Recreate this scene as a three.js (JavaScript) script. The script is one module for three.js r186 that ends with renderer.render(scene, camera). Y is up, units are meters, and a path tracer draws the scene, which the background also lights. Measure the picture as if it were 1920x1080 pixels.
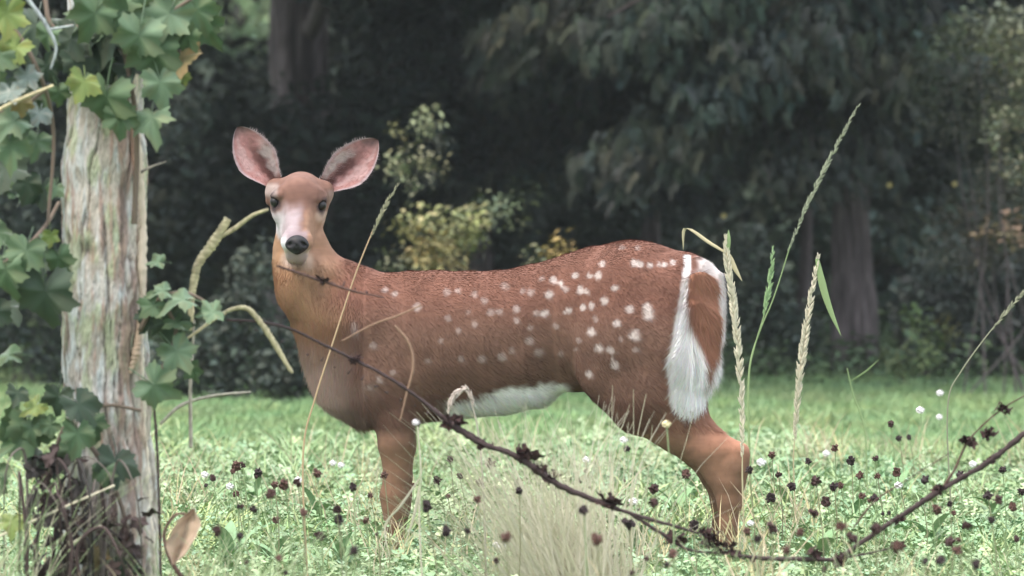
import * as THREE from 'three';
import { mergeGeometries } from 'three/addons/utils/BufferGeometryUtils.js';
import { ImprovedNoise } from 'three/addons/math/ImprovedNoise.js';

// ------------------------------------------------------------------ camera, sky, sun, exposure
const scene = new THREE.Scene();
const K = 9.286e-5;                                   // tangent of one photograph pixel (1920 x 1080)
const EYE = 0.9, HORIZON = 378, DEER = 14;            // metres, pixel row, metres
const PITCH = Math.atan((540 - HORIZON) * K);
const camera = new THREE.PerspectiveCamera(2 * Math.atan(540 * K) * 180 / Math.PI, 16 / 9, 0.5, 400);
camera.position.set(0, EYE, 0);
camera.rotation.set(-PITCH, 0, 0);
camera.focus = DEER; camera.userData.fStop = 7;
scene.add(camera);

function overcast() {                                 // an even, overcast evening sky
  const w = 64, h = 32, d = new Float32Array(w * h * 4);
  for (let j = 0; j < h; j++) for (let i = 0; i < w; i++) {
    const e = Math.sin((j + 0.5) / h * Math.PI - Math.PI / 2), k = (j * w + i) * 4;
    const L = e > 0 ? (1 + 2 * e) / 3 : 0.3;
    d[k] = 0.93 * L; d[k + 1] = 0.98 * L; d[k + 2] = 1.08 * L; d[k + 3] = 1;
  }
  const t = new THREE.DataTexture(d, w, h, THREE.RGBAFormat, THREE.FloatType);
  t.mapping = THREE.EquirectangularReflectionMapping; t.magFilter = THREE.LinearFilter; t.needsUpdate = true;
  return t;
}
scene.background = overcast(); scene.environment = scene.background;
const SUNDIR = new THREE.Vector3(-3.2, 8, 2.6).normalize();
const sun = new THREE.DirectionalLight(0xfff0de, 1.3);
sun.position.copy(SUNDIR).multiplyScalar(60).add(new THREE.Vector3(0, 0, -20));
sun.target.position.set(0, 0, -20);
sun.castShadow = true; sun.shadow.radius = 36; sun.shadow.mapSize.set(2048, 2048);
Object.assign(sun.shadow.camera, { left: -25, right: 25, top: 25, bottom: -25, near: 1, far: 140 });
scene.add(sun, sun.target);
scene.fog = new THREE.FogExp2(new THREE.Color().setRGB(0.8, 0.88, 0.9), 0.0006);   // faint haze added to lift the dark tones of the wood
const renderer = new THREE.WebGLRenderer({ antialias: true });
renderer.toneMapping = THREE.LinearToneMapping;
renderer.toneMappingExposure = 3;
renderer.shadowMap.enabled = true;

// ------------------------------------------------------------------ helpers
function rng(seed) { let a = seed >>> 0; return () => { a = a + 0x6D2B79F5 | 0; let t = Math.imul(a ^ a >>> 15, 1 | a); t = t + Math.imul(t ^ t >>> 7, 61 | t) ^ t; return ((t ^ t >>> 14) >>> 0) / 4294967296; }; }
const perlin = new ImprovedNoise();
const N = (x, y, z) => perlin.noise(x + 31.7, y + 17.3, z + 5.9);
const V = (x, y, z) => new THREE.Vector3(x, y, z);
const C = (r, g, b) => new THREE.Color().setRGB(r, g, b);
const clamp = (x, a = 0, b = 1) => Math.min(b, Math.max(a, x));
const sstep = (a, b, x) => { const t = clamp((x - a) / (b - a)); return t * t * (3 - 2 * t); };
const mix = (a, b, t) => a + (b - a) * t;
const sP = Math.sin(PITCH), cP = Math.cos(PITCH);
function ray(u, v) { const a = (u - 960) * K, b = (540 - v) * K; return V(a, -sP + b * cP, -cP - b * sP); }
function px(u, v, d) { const r = ray(u, v); return r.multiplyScalar(-d / r.z).add(V(0, EYE, 0)); }      // at distance d
function pxh(u, v, y) { const r = ray(u, v); return r.multiplyScalar((y - EYE) / r.y).add(V(0, EYE, 0)); } // at height y
const taken = {};
function numbered(n) { const c = taken[n] = (taken[n] ?? -1) + 1; return c ? n + '_' + String(c).padStart(3, '0') : n; }
function shadow(o) { o.castShadow = o.receiveShadow = true; return o; }
function tag(o, label, category, group, kind) {
  o.userData.label = label; if (category) o.userData.category = category;
  if (group) o.userData.group = group; if (kind) o.userData.kind = kind; return o;
}
function thing(name, label, category, base, group) {
  const o = new THREE.Group(); o.name = numbered(name); o.position.copy(base); scene.add(o);
  return tag(o, label, category, group);
}
function part(name, geo, mat, parent) {               // geo in world metres
  const b = parent.position; geo.translate(-b.x, -b.y, -b.z);
  const m = shadow(new THREE.Mesh(geo, mat)); m.name = name; parent.add(m); return m;
}
function solo(name, label, category, geo, mat, base, group) {
  geo.translate(-base.x, -base.y, -base.z);
  const m = shadow(new THREE.Mesh(geo, mat)); m.name = numbered(name); m.position.copy(base); scene.add(m);
  return tag(m, label, category, group);
}
function tube(pts, radii, sides = 6, segs, wob = 0, seed = 1) {
  const curve = new THREE.CatmullRomCurve3(pts, false, 'centripetal');
  const n = segs ?? Math.max(4, pts.length * 4), R = rng(seed), P = [], I = [], UV = [];
  const fr = curve.computeFrenetFrames(n, false);
  for (let i = 0; i <= n; i++) {
    const t = i / n, p = curve.getPoint(t), f = t * (radii.length - 1), a = Math.min(radii.length - 2, Math.floor(f));
    const r0 = radii.length > 1 ? mix(radii[a], radii[a + 1], f - a) : radii[0];
    for (let j = 0; j < sides; j++) {
      const th = j / sides * 6.2832, r = r0 * (1 + wob * (R() - 0.5) * 2);
      const q = p.clone().addScaledVector(fr.normals[i], Math.cos(th) * r).addScaledVector(fr.binormals[i], Math.sin(th) * r);
      P.push(q.x, q.y, q.z); UV.push(j / sides, t);
    }
  }
  for (let i = 0; i < n; i++) for (let j = 0; j < sides; j++) {
    const a = i * sides + j, b = i * sides + (j + 1) % sides, c = a + sides, d = b + sides; I.push(a, b, d, a, d, c);
  }
  for (let j = 1; j < sides - 1; j++) { I.push(0, j + 1, j); const o = n * sides; I.push(o, o + j, o + j + 1); }
  return geom(P, I, UV);
}
function geom(P, I, UV, col) {
  const g = new THREE.BufferGeometry();
  g.setAttribute('position', new THREE.Float32BufferAttribute(P, 3));
  g.setAttribute('uv', new THREE.Float32BufferAttribute(UV ?? new Float32Array(P.length / 3 * 2), 2));
  if (col) g.setAttribute('color', new THREE.Float32BufferAttribute(col, 3));
  if (I) g.setIndex(I); g.computeVertexNormals(); return g;
}
function paint(g, fn) {
  const p = g.attributes.position, c = new Float32Array(p.count * 3);
  for (let i = 0; i < p.count; i++) { const q = fn(p.getX(i), p.getY(i), p.getZ(i)); c.set(q, i * 3); }
  g.setAttribute('color', new THREE.BufferAttribute(c, 3)); return g;
}
const std = (color, o = {}) => new THREE.MeshStandardMaterial({ color, roughness: 0.85, ...o });
const leafMat = (color, o = {}) => new THREE.MeshPhysicalMaterial({ color, roughness: 0.75, side: THREE.DoubleSide, transmission: 0.25, thickness: 0, ...o });
function noiseTexture(size, fn) {
  const d = new Uint8Array(size * size * 4);
  for (let j = 0; j < size; j++) for (let i = 0; i < size; i++) { const c = fn(i / size, j / size), k = (j * size + i) * 4; for (let m = 0; m < 3; m++) d[k + m] = clamp(c[m]) * 255; d[k + 3] = 255; }
  const t = new THREE.DataTexture(d, size, size); t.colorSpace = THREE.SRGBColorSpace; t.magFilter = THREE.LinearFilter; t.minFilter = THREE.LinearMipmapLinearFilter; t.generateMipmaps = true;
  t.wrapS = t.wrapT = THREE.RepeatWrapping; t.needsUpdate = true; return t;
}
function instanced(name, geo, mat, list, parent, kind = 'stuff') {      // list: {p, q, s, c}
  const m = new THREE.InstancedMesh(geo, mat, list.length), M = new THREE.Matrix4(), b = parent ? parent.position : V(0, 0, 0), S = V(1, 1, 1), p = V(0, 0, 0);
  list.forEach((e, i) => {
    if (Array.isArray(e.s)) S.set(...e.s); else S.setScalar(e.s);
    M.compose(p.copy(e.p).sub(b), e.q, S); m.setMatrixAt(i, M); m.setColorAt(i, e.c);
  });
  m.name = parent ? name : numbered(name); shadow(m); if (kind) m.userData.kind = kind; (parent ?? scene).add(m); return m;
}
const quat = (x, y, z) => new THREE.Quaternion().setFromEuler(new THREE.Euler(x, y, z, 'YXZ'));
const jitter = (R, c, a = 0.25) => { const k = 1 + (R() - 0.5) * 2 * a; return C(c[0] * k * (1 + (R() - 0.5) * a), c[1] * k, c[2] * k * (1 + (R() - 0.5) * a)); };
const ground = (x, z) => 0.015 * N(x * 0.35, 0, z * 0.35) + 0.004 * N(x * 1.3, 3, z * 1.3);

// ------------------------------------------------------------------ ground
{
  const nx = 160, nz = 200, P = [], I = [], UV = [];
  const xs = i => { const a = i / nx * 2 - 1; return Math.sign(a) * (8 * Math.abs(a) + 142 * Math.abs(a) ** 5); };
  const zs = j => { const b = j / nz; return 8 - 50 * b - 240 * b ** 6; };
  for (let j = 0; j <= nz; j++) for (let i = 0; i <= nx; i++) { const x = xs(i), z = zs(j); P.push(x, ground(x, z), z); UV.push(x / 3, z / 3); }
  for (let j = 0; j < nz; j++) for (let i = 0; i < nx; i++) { const a = j * (nx + 1) + i, b = a + 1, c = a + nx + 1, d = c + 1; I.push(a, b, d, a, d, c); }
  const tx = noiseTexture(512, (x, y) => {
    const s = (f, o) => { const a = x * 6.2832, b = y * 6.2832; return N(Math.cos(a) * f + o, Math.sin(a) * f, Math.cos(b) * f) + N(Math.sin(b) * f, o, Math.cos(a) * f * 1.3); };
    const n = 0.5 + 0.35 * s(1.6, 2) + 0.3 * s(7, 5) + 0.25 * s(19, 9);
    return [mix(0.24, 0.4, n), mix(0.27, 0.46, n), mix(0.15, 0.25, n)];
  });
  const g = new THREE.Mesh(geom(P, I, UV), new THREE.MeshStandardMaterial({ map: tx, roughness: 1 }));
  g.name = 'ground'; g.receiveShadow = true; tag(g, 'grassy earth of the meadow running under the trees', 'ground', null, 'structure'); scene.add(g);
}

// ------------------------------------------------------------------ woods behind
function leafClump(seed, n, spread, size, wide = 0.5) {
  const R = rng(seed), P = [], I = [];
  for (let k = 0; k < n; k++) {
    const c = V(R() - 0.5, R() - 0.5, R() - 0.5).normalize().multiplyScalar(spread * Math.cbrt(R()));
    const q = quat((R() - 0.35) * 1.5, R() * 6.28, (R() - 0.5) * 1.4), L = size * (0.65 + R() * 0.7), W = L * wide;
    const vs = [[0, 0, 0], [-W / 2, L * 0.05, L * 0.45], [W / 2, L * 0.05, L * 0.45], [0, -L * 0.1, L], [0, -L * 0.02, L * 0.5]].map(a => V(...a).applyQuaternion(q).add(c));
    const o = P.length / 3; for (const v of vs) P.push(v.x, v.y, v.z);
    I.push(o, o + 4, o + 1, o, o + 2, o + 4, o + 1, o + 4, o + 3, o + 4, o + 2, o + 3);
  }
  return geom(P, I);
}
function cedarSpray(seed) {                           // a flat, drooping spray of scale foliage
  const R = rng(seed), P = [], I = [];
  const sliver = (a, b, w) => { const d = b.clone().sub(a), s = V(d.z, 0.2 * d.length(), -d.x).normalize().multiplyScalar(w); const m = a.clone().lerp(b, 0.5), o = P.length / 3;
    for (const v of [a, m.clone().add(s), b, m.clone().sub(s)]) P.push(v.x, v.y, v.z); I.push(o, o + 1, o + 2, o, o + 2, o + 3); };
  for (let k = 0; k < 22; k++) {
    const t = k / 22, a = V((R() - 0.5) * 0.02, -0.07 * t * t, 0.2 * t), sd = k % 2 ? 1 : -1, L = 0.085 * (1 - 0.6 * t) * (0.7 + 0.6 * R());
    const e = V(sd * L * 0.8 + a.x, a.y - 0.02 - R() * 0.03, a.z + L * 0.7);
    sliver(a, e, 0.007 + R() * 0.005);
    sliver(a.clone().lerp(e, 0.5), V(e.x * 0.6 + (R() - 0.5) * 0.03, e.y - 0.02, e.z + 0.02), 0.006);
  }
  sliver(V(0, 0, 0), V(0, -0.09, 0.23), 0.006);
  return geom(P, I);
}
function bake(geo, list) {                            // many copies as one geometry with vertex colours
  const p0 = geo.attributes.position, n0 = p0.count, ix = geo.index.array, P = new Float32Array(list.length * n0 * 3), CO = new Float32Array(list.length * n0 * 3), I = new Uint32Array(list.length * ix.length), M = new THREE.Matrix4(), v = V(0, 0, 0), s = V(1, 1, 1);
  list.forEach((e, k) => {
    M.compose(e.p, e.q, s.setScalar(e.s));
    for (let i = 0; i < n0; i++) { v.fromBufferAttribute(p0, i).applyMatrix4(M); P.set([v.x, v.y, v.z], (k * n0 + i) * 3); CO.set([e.c.r, e.c.g, e.c.b], (k * n0 + i) * 3); }
    for (let i = 0; i < ix.length; i++) I[k * ix.length + i] = ix[i] + k * n0;
  });
  const g = new THREE.BufferGeometry(); g.setAttribute('position', new THREE.BufferAttribute(P, 3)); g.setAttribute('color', new THREE.BufferAttribute(CO, 3)); g.setIndex(new THREE.BufferAttribute(I, 1)); g.computeVertexNormals(); return g;
}
const whiten = g => { const k = g.index ? g.attributes.position.count : g.attributes.position.count; g.setAttribute('color', new THREE.BufferAttribute(new Float32Array(k * 3).fill(1), 3)); return g; };
const CL = [leafClump(11, 14, 0.11, 0.055), leafClump(12, 12, 0.1, 0.05), leafClump(13, 18, 0.16, 0.062, 0.5)].map(whiten);
const RB = 0.5;
function ball(clump, n, size, seed) {                 // a leafy bough end, half a metre in radius
  const R = rng(seed), L = [];
  for (let k = 0; k < n; k++) { const d = V(R() - 0.5, R() - 0.5, R() - 0.5).normalize().multiplyScalar(RB * Math.cbrt(0.15 + 0.85 * R())); L.push({ p: d, q: quat((R() - 0.5) * 1.6, R() * 6.28, (R() - 0.5) * 1.6), s: size * (0.7 + 0.7 * R()), c: jitter(R, [1, 1, 1], 0.3) }); }
  return bake(clump, L);
}
const BALL = [ball(CL[2], 75, 1.15, 301), ball(CL[2], 75, 1.15, 302)], FAR = ball(CL[0], 80, 1.7, 303);
const BOUGH = [21, 22, 23].map(seed => {              // a hanging cedar bough 1.9 m long
  const R = rng(seed), L = [], sp = cedarSpray(seed);
  for (let k = 0; k < 560; k++) { const s = Math.sqrt(R()), p = V((R() - 0.5) * 0.85 * (0.35 + 0.65 * s), 0.12 * Math.sin(Math.PI * s) - 0.3 * s * s - R() * 0.3 + 0.1, 1.9 * s + (R() - 0.5) * 0.2); L.push({ p, q: quat(0.1 + R() * 1.3, (R() - 0.5) * 3.6, (R() - 0.5) * 1.4), s: 0.32 + R() * 0.42, c: jitter(R, [1, 1, 1], 0.42) }); }
  return bake(sp, L);
});
const foliageMat = leafMat(0xffffff, { transmission: 0, roughness: 0.85, vertexColors: true });
const cedarMat = std(0xffffff, { side: THREE.DoubleSide, roughness: 0.95, vertexColors: true });
const barkTex = noiseTexture(256, (x, y) => {
  const a = x * 6.2832, n = 0.5 + 0.5 * N(Math.cos(a) * 5, Math.sin(a) * 5, y * 3) + 0.3 * N(Math.cos(a) * 14, Math.sin(a) * 14, y * 9);
  return [mix(0.3, 0.62, n), mix(0.275, 0.575, n), mix(0.275, 0.58, n)];
});
const barkMat = new THREE.MeshStandardMaterial({ map: barkTex, color: C(0.72, 0.72, 0.71), roughness: 0.95, bumpMap: barkTex, bumpScale: 0.012 });

function trunkGeo(base, R, H, lean = 0, seed = 3) {
  const r = rng(seed), pts = [], rad = [];
  for (let i = 0; i <= 8; i++) { const t = i / 8; pts.push(V(base.x + lean * t * H + (r() - 0.5) * 0.05 * Math.min(1, i), base.y - 0.1 + H * t, base.z + (r() - 0.5) * 0.08)); rad.push(R * (1 - 0.65 * t) * (i === 0 ? 1.35 : 1)); }
  const g = tube(pts, rad, 44, 150);
  const p = g.attributes.position, axis = V(0, 0, 0);
  for (let i = 0; i < p.count; i++) {                 // furrowed bark
    const y = p.getY(i), f = clamp((y - base.y) / H) * 8, a = Math.floor(Math.min(7, f)); axis.copy(pts[a]).lerp(pts[a + 1], f - a);
    const dx = p.getX(i) - axis.x, dz = p.getZ(i) - axis.z, th = Math.atan2(dz, dx), k = 1 + 0.12 * N(Math.cos(th) * 3, Math.sin(th) * 3, y * 2 + seed) + 0.12 * N(Math.cos(th) * 8, Math.sin(th) * 8, y * 5) + 0.08 * N(Math.cos(th) * 17, Math.sin(th) * 17, y * 14);
    p.setX(i, axis.x + dx * k); p.setZ(i, axis.z + dz * k);
  }
  g.computeVertexNormals();
  const uv = g.attributes.uv; for (let i = 0; i < uv.count; i++) uv.setY(i, uv.getY(i) * H / (6.28 * R));
  return g;
}
const GAP = [385, -10, 518, 108];                       // the opening in the woods that shows leaves tinted to look sunlit beyond
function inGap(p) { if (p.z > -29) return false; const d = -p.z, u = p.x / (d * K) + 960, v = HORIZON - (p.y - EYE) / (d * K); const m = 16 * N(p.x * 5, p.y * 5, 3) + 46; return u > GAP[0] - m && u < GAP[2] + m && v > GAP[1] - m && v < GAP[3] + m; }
function cluster(list, R, c, r, n, size, col, a = 0.3) {
  for (let k = 0; k < n; k++) {
    const d = V(R() - 0.5, R() - 0.5, R() - 0.5).normalize(), s = Math.cbrt(0.25 + 0.75 * R());
    const p = V(c.x + d.x * r[0] * s, c.y + d.y * r[1] * s, c.z + d.z * r[2] * s);
    if (p.y < 0.06 || inGap(p)) continue;
    list.push({ p, q: quat((R() - 0.5) * 1.6, R() * 6.28, (R() - 0.5) * 1.6), s: size * (0.7 + 0.7 * R()), c: jitter(R, col, a) });
  }
}
function tree(name, label, cat, base, trunkR, H, bark, blobs, clump, size, col, seed, group, mat = foliageMat) {
  const R = rng(seed), t = thing(name, label, cat, base, group), list = [], fine = [];
  part('trunk', trunkGeo(base, trunkR, H, (R() - 0.5) * 0.06, seed), bark, t);
  for (const [c, r, n] of blobs) {
    const gu = c.x / (-c.z * K) + 960, gv = HORIZON - (c.y - EYE) / (-c.z * K), e = (Math.max(...r) + 0.5) / (-c.z * K);
    if (c.z > -50 && gu + e > GAP[0] && gu - e < GAP[2] && gv + e > GAP[1] - 30 && gv - e < GAP[3] + 30) cluster(fine, R, c, r, n, size, col);
    else for (let k = 0; k < n / 45; k++) { const d = V(R() - 0.5, R() - 0.5, R() - 0.5).normalize().multiplyScalar(Math.cbrt(R())); list.push({ p: V(c.x + d.x * Math.max(0.05, r[0] - 0.35), c.y + d.y * Math.max(0.05, r[1] - 0.3), c.z + d.z * Math.max(0.05, r[2] - 0.35)), q: quat((R() - 0.5) * 0.8, R() * 6.28, (R() - 0.5) * 0.8), s: 0.9 + 0.4 * R(), c: jitter(R, col, 0.2) }); }
    const y0 = clamp(c.y - 0.5, 0.6, H * 0.85), a = V(base.x, y0, base.z), m = a.clone().lerp(c, 0.55).add(V(0, 0.12, 0));
    if (trunkR > 0.02) part('limb', tube([a, m, c], [trunkR * 0.32, trunkR * 0.2, trunkR * 0.06], 7, 12), bark, t);
  }
  if (list.length) instanced('crown', BALL[seed % 2], mat, list, t);
  if (fine.length) instanced('crown', clump, mat, fine, t);
  return t;
}
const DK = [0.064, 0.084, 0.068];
{
  // the cedar with its bare trunk and hanging skirt of boughs
  const base = px(1603, 712, 30); base.y = 0;
  const t = thing('cedar_tree', 'dark drooping cedar with a bare furrowed trunk foot at the meadow edge', 'tree', base), R = rng(77), list = [];
  part('trunk', trunkGeo(base, 0.1, 7.5, -0.01, 5), barkMat, t);
  for (let b = 0; b < 64; b++) {
    const th = R() * 6.28, y = 1.12 + 5.4 * Math.pow(b / 64, 0.85), len = mix(2.0, 0.5, (y - 0.95) / 6) * (0.75 + 0.4 * R());
    const a = V(base.x, y + 0.35, base.z), e = V(base.x + Math.cos(th) * len, y - 0.1 * R() - 0.05 * len, base.z + Math.sin(th) * len), m = a.clone().lerp(e, 0.5).add(V(0, 0.12, 0));
    if (b < 30) part('limb', tube([a, m, e], [0.03, 0.018, 0.006], 5, 8), barkMat, t);
    list.push({ p: a.clone().add(V(0, -0.05, 0)), q: quat((R() - 0.5) * 0.25 + 0.08, Math.PI / 2 - th, (R() - 0.5) * 0.4), s: len / 1.9, c: jitter(R, [0.064, 0.084, 0.068], 0.25) });
  }
  for (let b = 0; b < 40; b++) {
    const th = Math.PI * 0.5 + (R() - 0.5) * 2.4, y = 1.16 + 1.6 * R(), len = 0.7 + 0.9 * R();
    list.push({ p: V(base.x + (R() - 0.5) * 0.3, y + 0.25, base.z), q: quat((R() - 0.5) * 0.25 + 0.12, Math.PI / 2 - th, (R() - 0.5) * 0.4), s: len / 1.9, c: jitter(R, [0.064, 0.084, 0.068], 0.25) });
  }
  BOUGH.forEach((g, i) => instanced('crown', g, cedarMat, list.filter((_, k) => k % 3 === i), t));
  for (const [u, v] of [[1668, 347], [1790, 345], [1357, 405]]) {
    const c = px(u, v, 28.2); const g = new THREE.CircleGeometry(0.014, 7); g.rotateX(0.3).translate(c.x, c.y, c.z);
    tag(part('turned_leaf', g, leafMat(C(0.5, 0.42, 0.16)), t), 'single yellowed leaf caught on the boughs');
  }
}
{
  // second cedar, filling the middle
  const base = px(1215, 690, 33); base.y = 0;
  const t = thing('cedar_tree', 'dark cedar deeper in the wood, its trunk hidden behind the deer', 'tree', base), R = rng(78), list = [];
  part('trunk', trunkGeo(base, 0.055, 7.5, 0.01, 6), barkMat, t);
  for (let b = 0; b < 54; b++) {
    const th = R() * 6.28, y = 0.95 + 5.4 * Math.pow(b / 54, 0.85), len = mix(1.45, 0.5, (y - 1.3) / 6) * (0.75 + 0.4 * R());
    const a = V(base.x, y + 0.35, base.z), e = V(base.x + Math.cos(th) * len, y - 0.1 * R(), base.z + Math.sin(th) * len), m = a.clone().lerp(e, 0.5).add(V(0, 0.12, 0));
    if (b < 24) part('limb', tube([a, m, e], [0.03, 0.018, 0.006], 5, 8), barkMat, t);
    list.push({ p: a.clone().add(V(0, -0.05, 0)), q: quat((R() - 0.5) * 0.25 + 0.05, Math.PI / 2 - th, (R() - 0.5) * 0.4), s: len / 1.9, c: jitter(R, [0.064, 0.084, 0.068], 0.25) });
  }
  for (let b = 0; b < 16; b++) {
    const th = Math.PI * 0.5 + (R() - 0.5) * 2.4, y = 0.9 + 1.3 * R(), len = 0.7 + 0.7 * R();
    list.push({ p: V(base.x + (R() - 0.5) * 0.3, y + 0.25, base.z), q: quat((R() - 0.5) * 0.25 + 0.12, Math.PI / 2 - th, (R() - 0.5) * 0.4), s: len / 1.9, c: jitter(R, [0.064, 0.084, 0.068], 0.25) });
  }
  BOUGH.forEach((g, i) => instanced('crown', g, cedarMat, list.filter((_, k) => k % 3 === i), t));
}
const at0 = (u, d) => { const p = px(u, 700, d); p.y = 0; return p; };
{
  const blob = (u, y, d, r, n) => { const p = px(u, 700, d); p.y = y; return [p, r, n]; };  // foremost high blobs: unseen boughs added out front to shade the turf
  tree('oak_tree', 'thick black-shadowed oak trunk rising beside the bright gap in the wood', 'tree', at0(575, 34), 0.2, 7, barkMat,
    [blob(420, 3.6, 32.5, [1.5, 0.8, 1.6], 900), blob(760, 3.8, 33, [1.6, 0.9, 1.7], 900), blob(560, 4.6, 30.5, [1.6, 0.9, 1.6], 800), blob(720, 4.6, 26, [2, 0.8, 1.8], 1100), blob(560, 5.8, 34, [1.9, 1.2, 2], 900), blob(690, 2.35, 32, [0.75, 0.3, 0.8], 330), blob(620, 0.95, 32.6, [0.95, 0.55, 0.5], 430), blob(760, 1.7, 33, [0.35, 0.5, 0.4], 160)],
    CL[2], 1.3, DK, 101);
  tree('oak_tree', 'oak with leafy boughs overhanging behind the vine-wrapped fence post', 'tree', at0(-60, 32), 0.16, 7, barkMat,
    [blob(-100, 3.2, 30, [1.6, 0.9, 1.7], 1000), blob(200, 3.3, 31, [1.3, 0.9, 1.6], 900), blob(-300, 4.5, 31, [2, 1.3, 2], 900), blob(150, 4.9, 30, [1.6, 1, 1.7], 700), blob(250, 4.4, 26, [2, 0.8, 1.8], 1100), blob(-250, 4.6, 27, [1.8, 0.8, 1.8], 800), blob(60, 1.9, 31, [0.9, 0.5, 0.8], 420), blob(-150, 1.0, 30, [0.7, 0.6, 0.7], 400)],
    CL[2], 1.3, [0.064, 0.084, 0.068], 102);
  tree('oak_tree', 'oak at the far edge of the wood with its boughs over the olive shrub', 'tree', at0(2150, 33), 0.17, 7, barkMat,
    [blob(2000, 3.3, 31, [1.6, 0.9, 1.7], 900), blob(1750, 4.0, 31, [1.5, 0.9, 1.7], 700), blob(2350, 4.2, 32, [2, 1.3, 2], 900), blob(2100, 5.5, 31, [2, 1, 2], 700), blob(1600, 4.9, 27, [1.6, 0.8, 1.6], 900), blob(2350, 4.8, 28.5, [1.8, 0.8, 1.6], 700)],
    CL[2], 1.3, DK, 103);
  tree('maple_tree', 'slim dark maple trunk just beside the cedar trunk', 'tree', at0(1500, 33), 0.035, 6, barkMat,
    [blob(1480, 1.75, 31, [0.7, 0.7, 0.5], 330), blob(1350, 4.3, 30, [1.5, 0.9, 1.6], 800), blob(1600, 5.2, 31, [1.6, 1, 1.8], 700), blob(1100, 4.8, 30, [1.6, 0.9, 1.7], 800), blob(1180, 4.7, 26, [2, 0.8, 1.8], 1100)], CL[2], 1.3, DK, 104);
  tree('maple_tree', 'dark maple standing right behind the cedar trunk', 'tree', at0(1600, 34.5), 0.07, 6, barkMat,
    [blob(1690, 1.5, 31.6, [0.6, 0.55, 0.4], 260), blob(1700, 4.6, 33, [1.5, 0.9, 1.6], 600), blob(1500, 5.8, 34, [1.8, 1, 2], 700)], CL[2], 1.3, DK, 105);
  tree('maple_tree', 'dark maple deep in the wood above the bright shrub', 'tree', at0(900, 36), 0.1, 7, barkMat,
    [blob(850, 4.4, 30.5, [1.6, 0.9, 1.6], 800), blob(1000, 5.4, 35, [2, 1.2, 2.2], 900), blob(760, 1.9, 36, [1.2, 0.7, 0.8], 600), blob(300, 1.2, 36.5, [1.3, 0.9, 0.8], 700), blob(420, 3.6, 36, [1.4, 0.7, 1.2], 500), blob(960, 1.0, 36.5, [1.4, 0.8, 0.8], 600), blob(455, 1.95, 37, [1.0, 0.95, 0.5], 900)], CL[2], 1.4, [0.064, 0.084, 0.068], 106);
  // far dark wood closing the view
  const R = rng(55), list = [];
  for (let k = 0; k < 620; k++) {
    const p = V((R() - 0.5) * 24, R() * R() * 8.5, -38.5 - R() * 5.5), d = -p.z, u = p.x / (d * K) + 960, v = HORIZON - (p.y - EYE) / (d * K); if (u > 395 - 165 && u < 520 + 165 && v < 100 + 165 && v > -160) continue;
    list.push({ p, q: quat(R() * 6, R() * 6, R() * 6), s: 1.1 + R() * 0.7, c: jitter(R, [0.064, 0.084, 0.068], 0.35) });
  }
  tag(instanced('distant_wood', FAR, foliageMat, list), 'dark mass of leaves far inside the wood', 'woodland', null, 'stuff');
  tree('linden_tree', 'tree with a sunlit look put into its pale leaves, glimpsed through the gap in the dark wood', 'tree', at0(440, 76), 0.2, 7, barkMat,
    [blob(450, 3.1, 74, [1.3, 0.9, 1], 1500), blob(480, 4.4, 75, [1.8, 1, 1.6], 900)], CL[1], 1.5, [0.26, 0.38, 0.22], 107);  // sunlit brightness put into the pale leaf colour
}
// shrubs along the edge: foliage blobs in photograph pixels at one distance
function shrub(name, label, d, blobs, clump, size, col, seed, cat = 'shrub', group) {
  const c0 = px(blobs[0][0], blobs[0][1], d), base = V(c0.x, 0, c0.z), R = rng(seed), t = thing(name, label, cat, base, group), list = [];
  for (const [u, v, ru, rv, n, dd = 0, cc = col] of blobs) {
    const c = px(u, v, d + dd), m = K * (d + dd);
    cluster(list, R, c, [ru * m, rv * m, Math.max(0.12, ru * m * 0.8)], n, size, cc, 0.3);
    if (n > 24) part('stem', tube([V(base.x + (R() - 0.5) * 0.5, 0, base.z + (R() - 0.5) * 0.3), V((base.x + c.x) / 2 + (R() - 0.5) * 0.1, c.y * 0.5, (base.z + c.z) / 2), c], [0.005, 0.004, 0.0015], 5, 8), barkMat, t);
  }
  instanced('foliage', clump, foliageMat, list, t); return t;
}
const LIT_TINT = [0.25, 0.26, 0.115], OLV = [0.14, 0.15, 0.085];  // first tone puts the lit look of the shrub into its leaves
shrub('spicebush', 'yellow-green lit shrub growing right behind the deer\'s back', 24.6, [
  [800, 470, 30, 26, 20, 0, [0.3, 0.25, 0.10]], [870, 415, 34, 12, 14], [845, 445, 34, 22, 16], [795, 405, 30, 7, 7], [765, 430, 20, 8, 5], [830, 485, 40, 14, 16, 0, [0.26, 0.22, 0.09]], [885, 450, 16, 18, 6], [735, 485, 36, 18, 7, 0, OLV], [930, 385, 45, 9, 9, 0.5, [0.1, 0.125, 0.07]], [960, 405, 30, 9, 5, 0.5, [0.15, 0.18, 0.1]], [995, 360, 36, 8, 5, 0.6, [0.06, 0.075, 0.05]], [840, 440, 70, 45, 22, 0.9, [0.05, 0.06, 0.035]]], CL[1], 0.62, LIT_TINT, 201);
shrub('sapling', 'thin sapling with pale leaf sprays beside the deer\'s ear', 24.9, [
  [800, 225, 12, 9, 5], [785, 240, 10, 8, 3], [745, 243, 10, 8, 3, 0, [0.2, 0.19, 0.08]], [772, 268, 5, 4, 1], [785, 298, 22, 5, 5], [740, 308, 26, 6, 7], [750, 318, 14, 4, 3], [825, 312, 18, 5, 3, 0, OLV], [777, 345, 14, 4, 3], [810, 250, 40, 16, 5, 0.3, [0.05, 0.055, 0.04]], [780, 330, 60, 12, 7, 0.4, [0.05, 0.06, 0.045]]], CL[1], 0.5, [0.24, 0.27, 0.15], 202, 'sapling');
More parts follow.
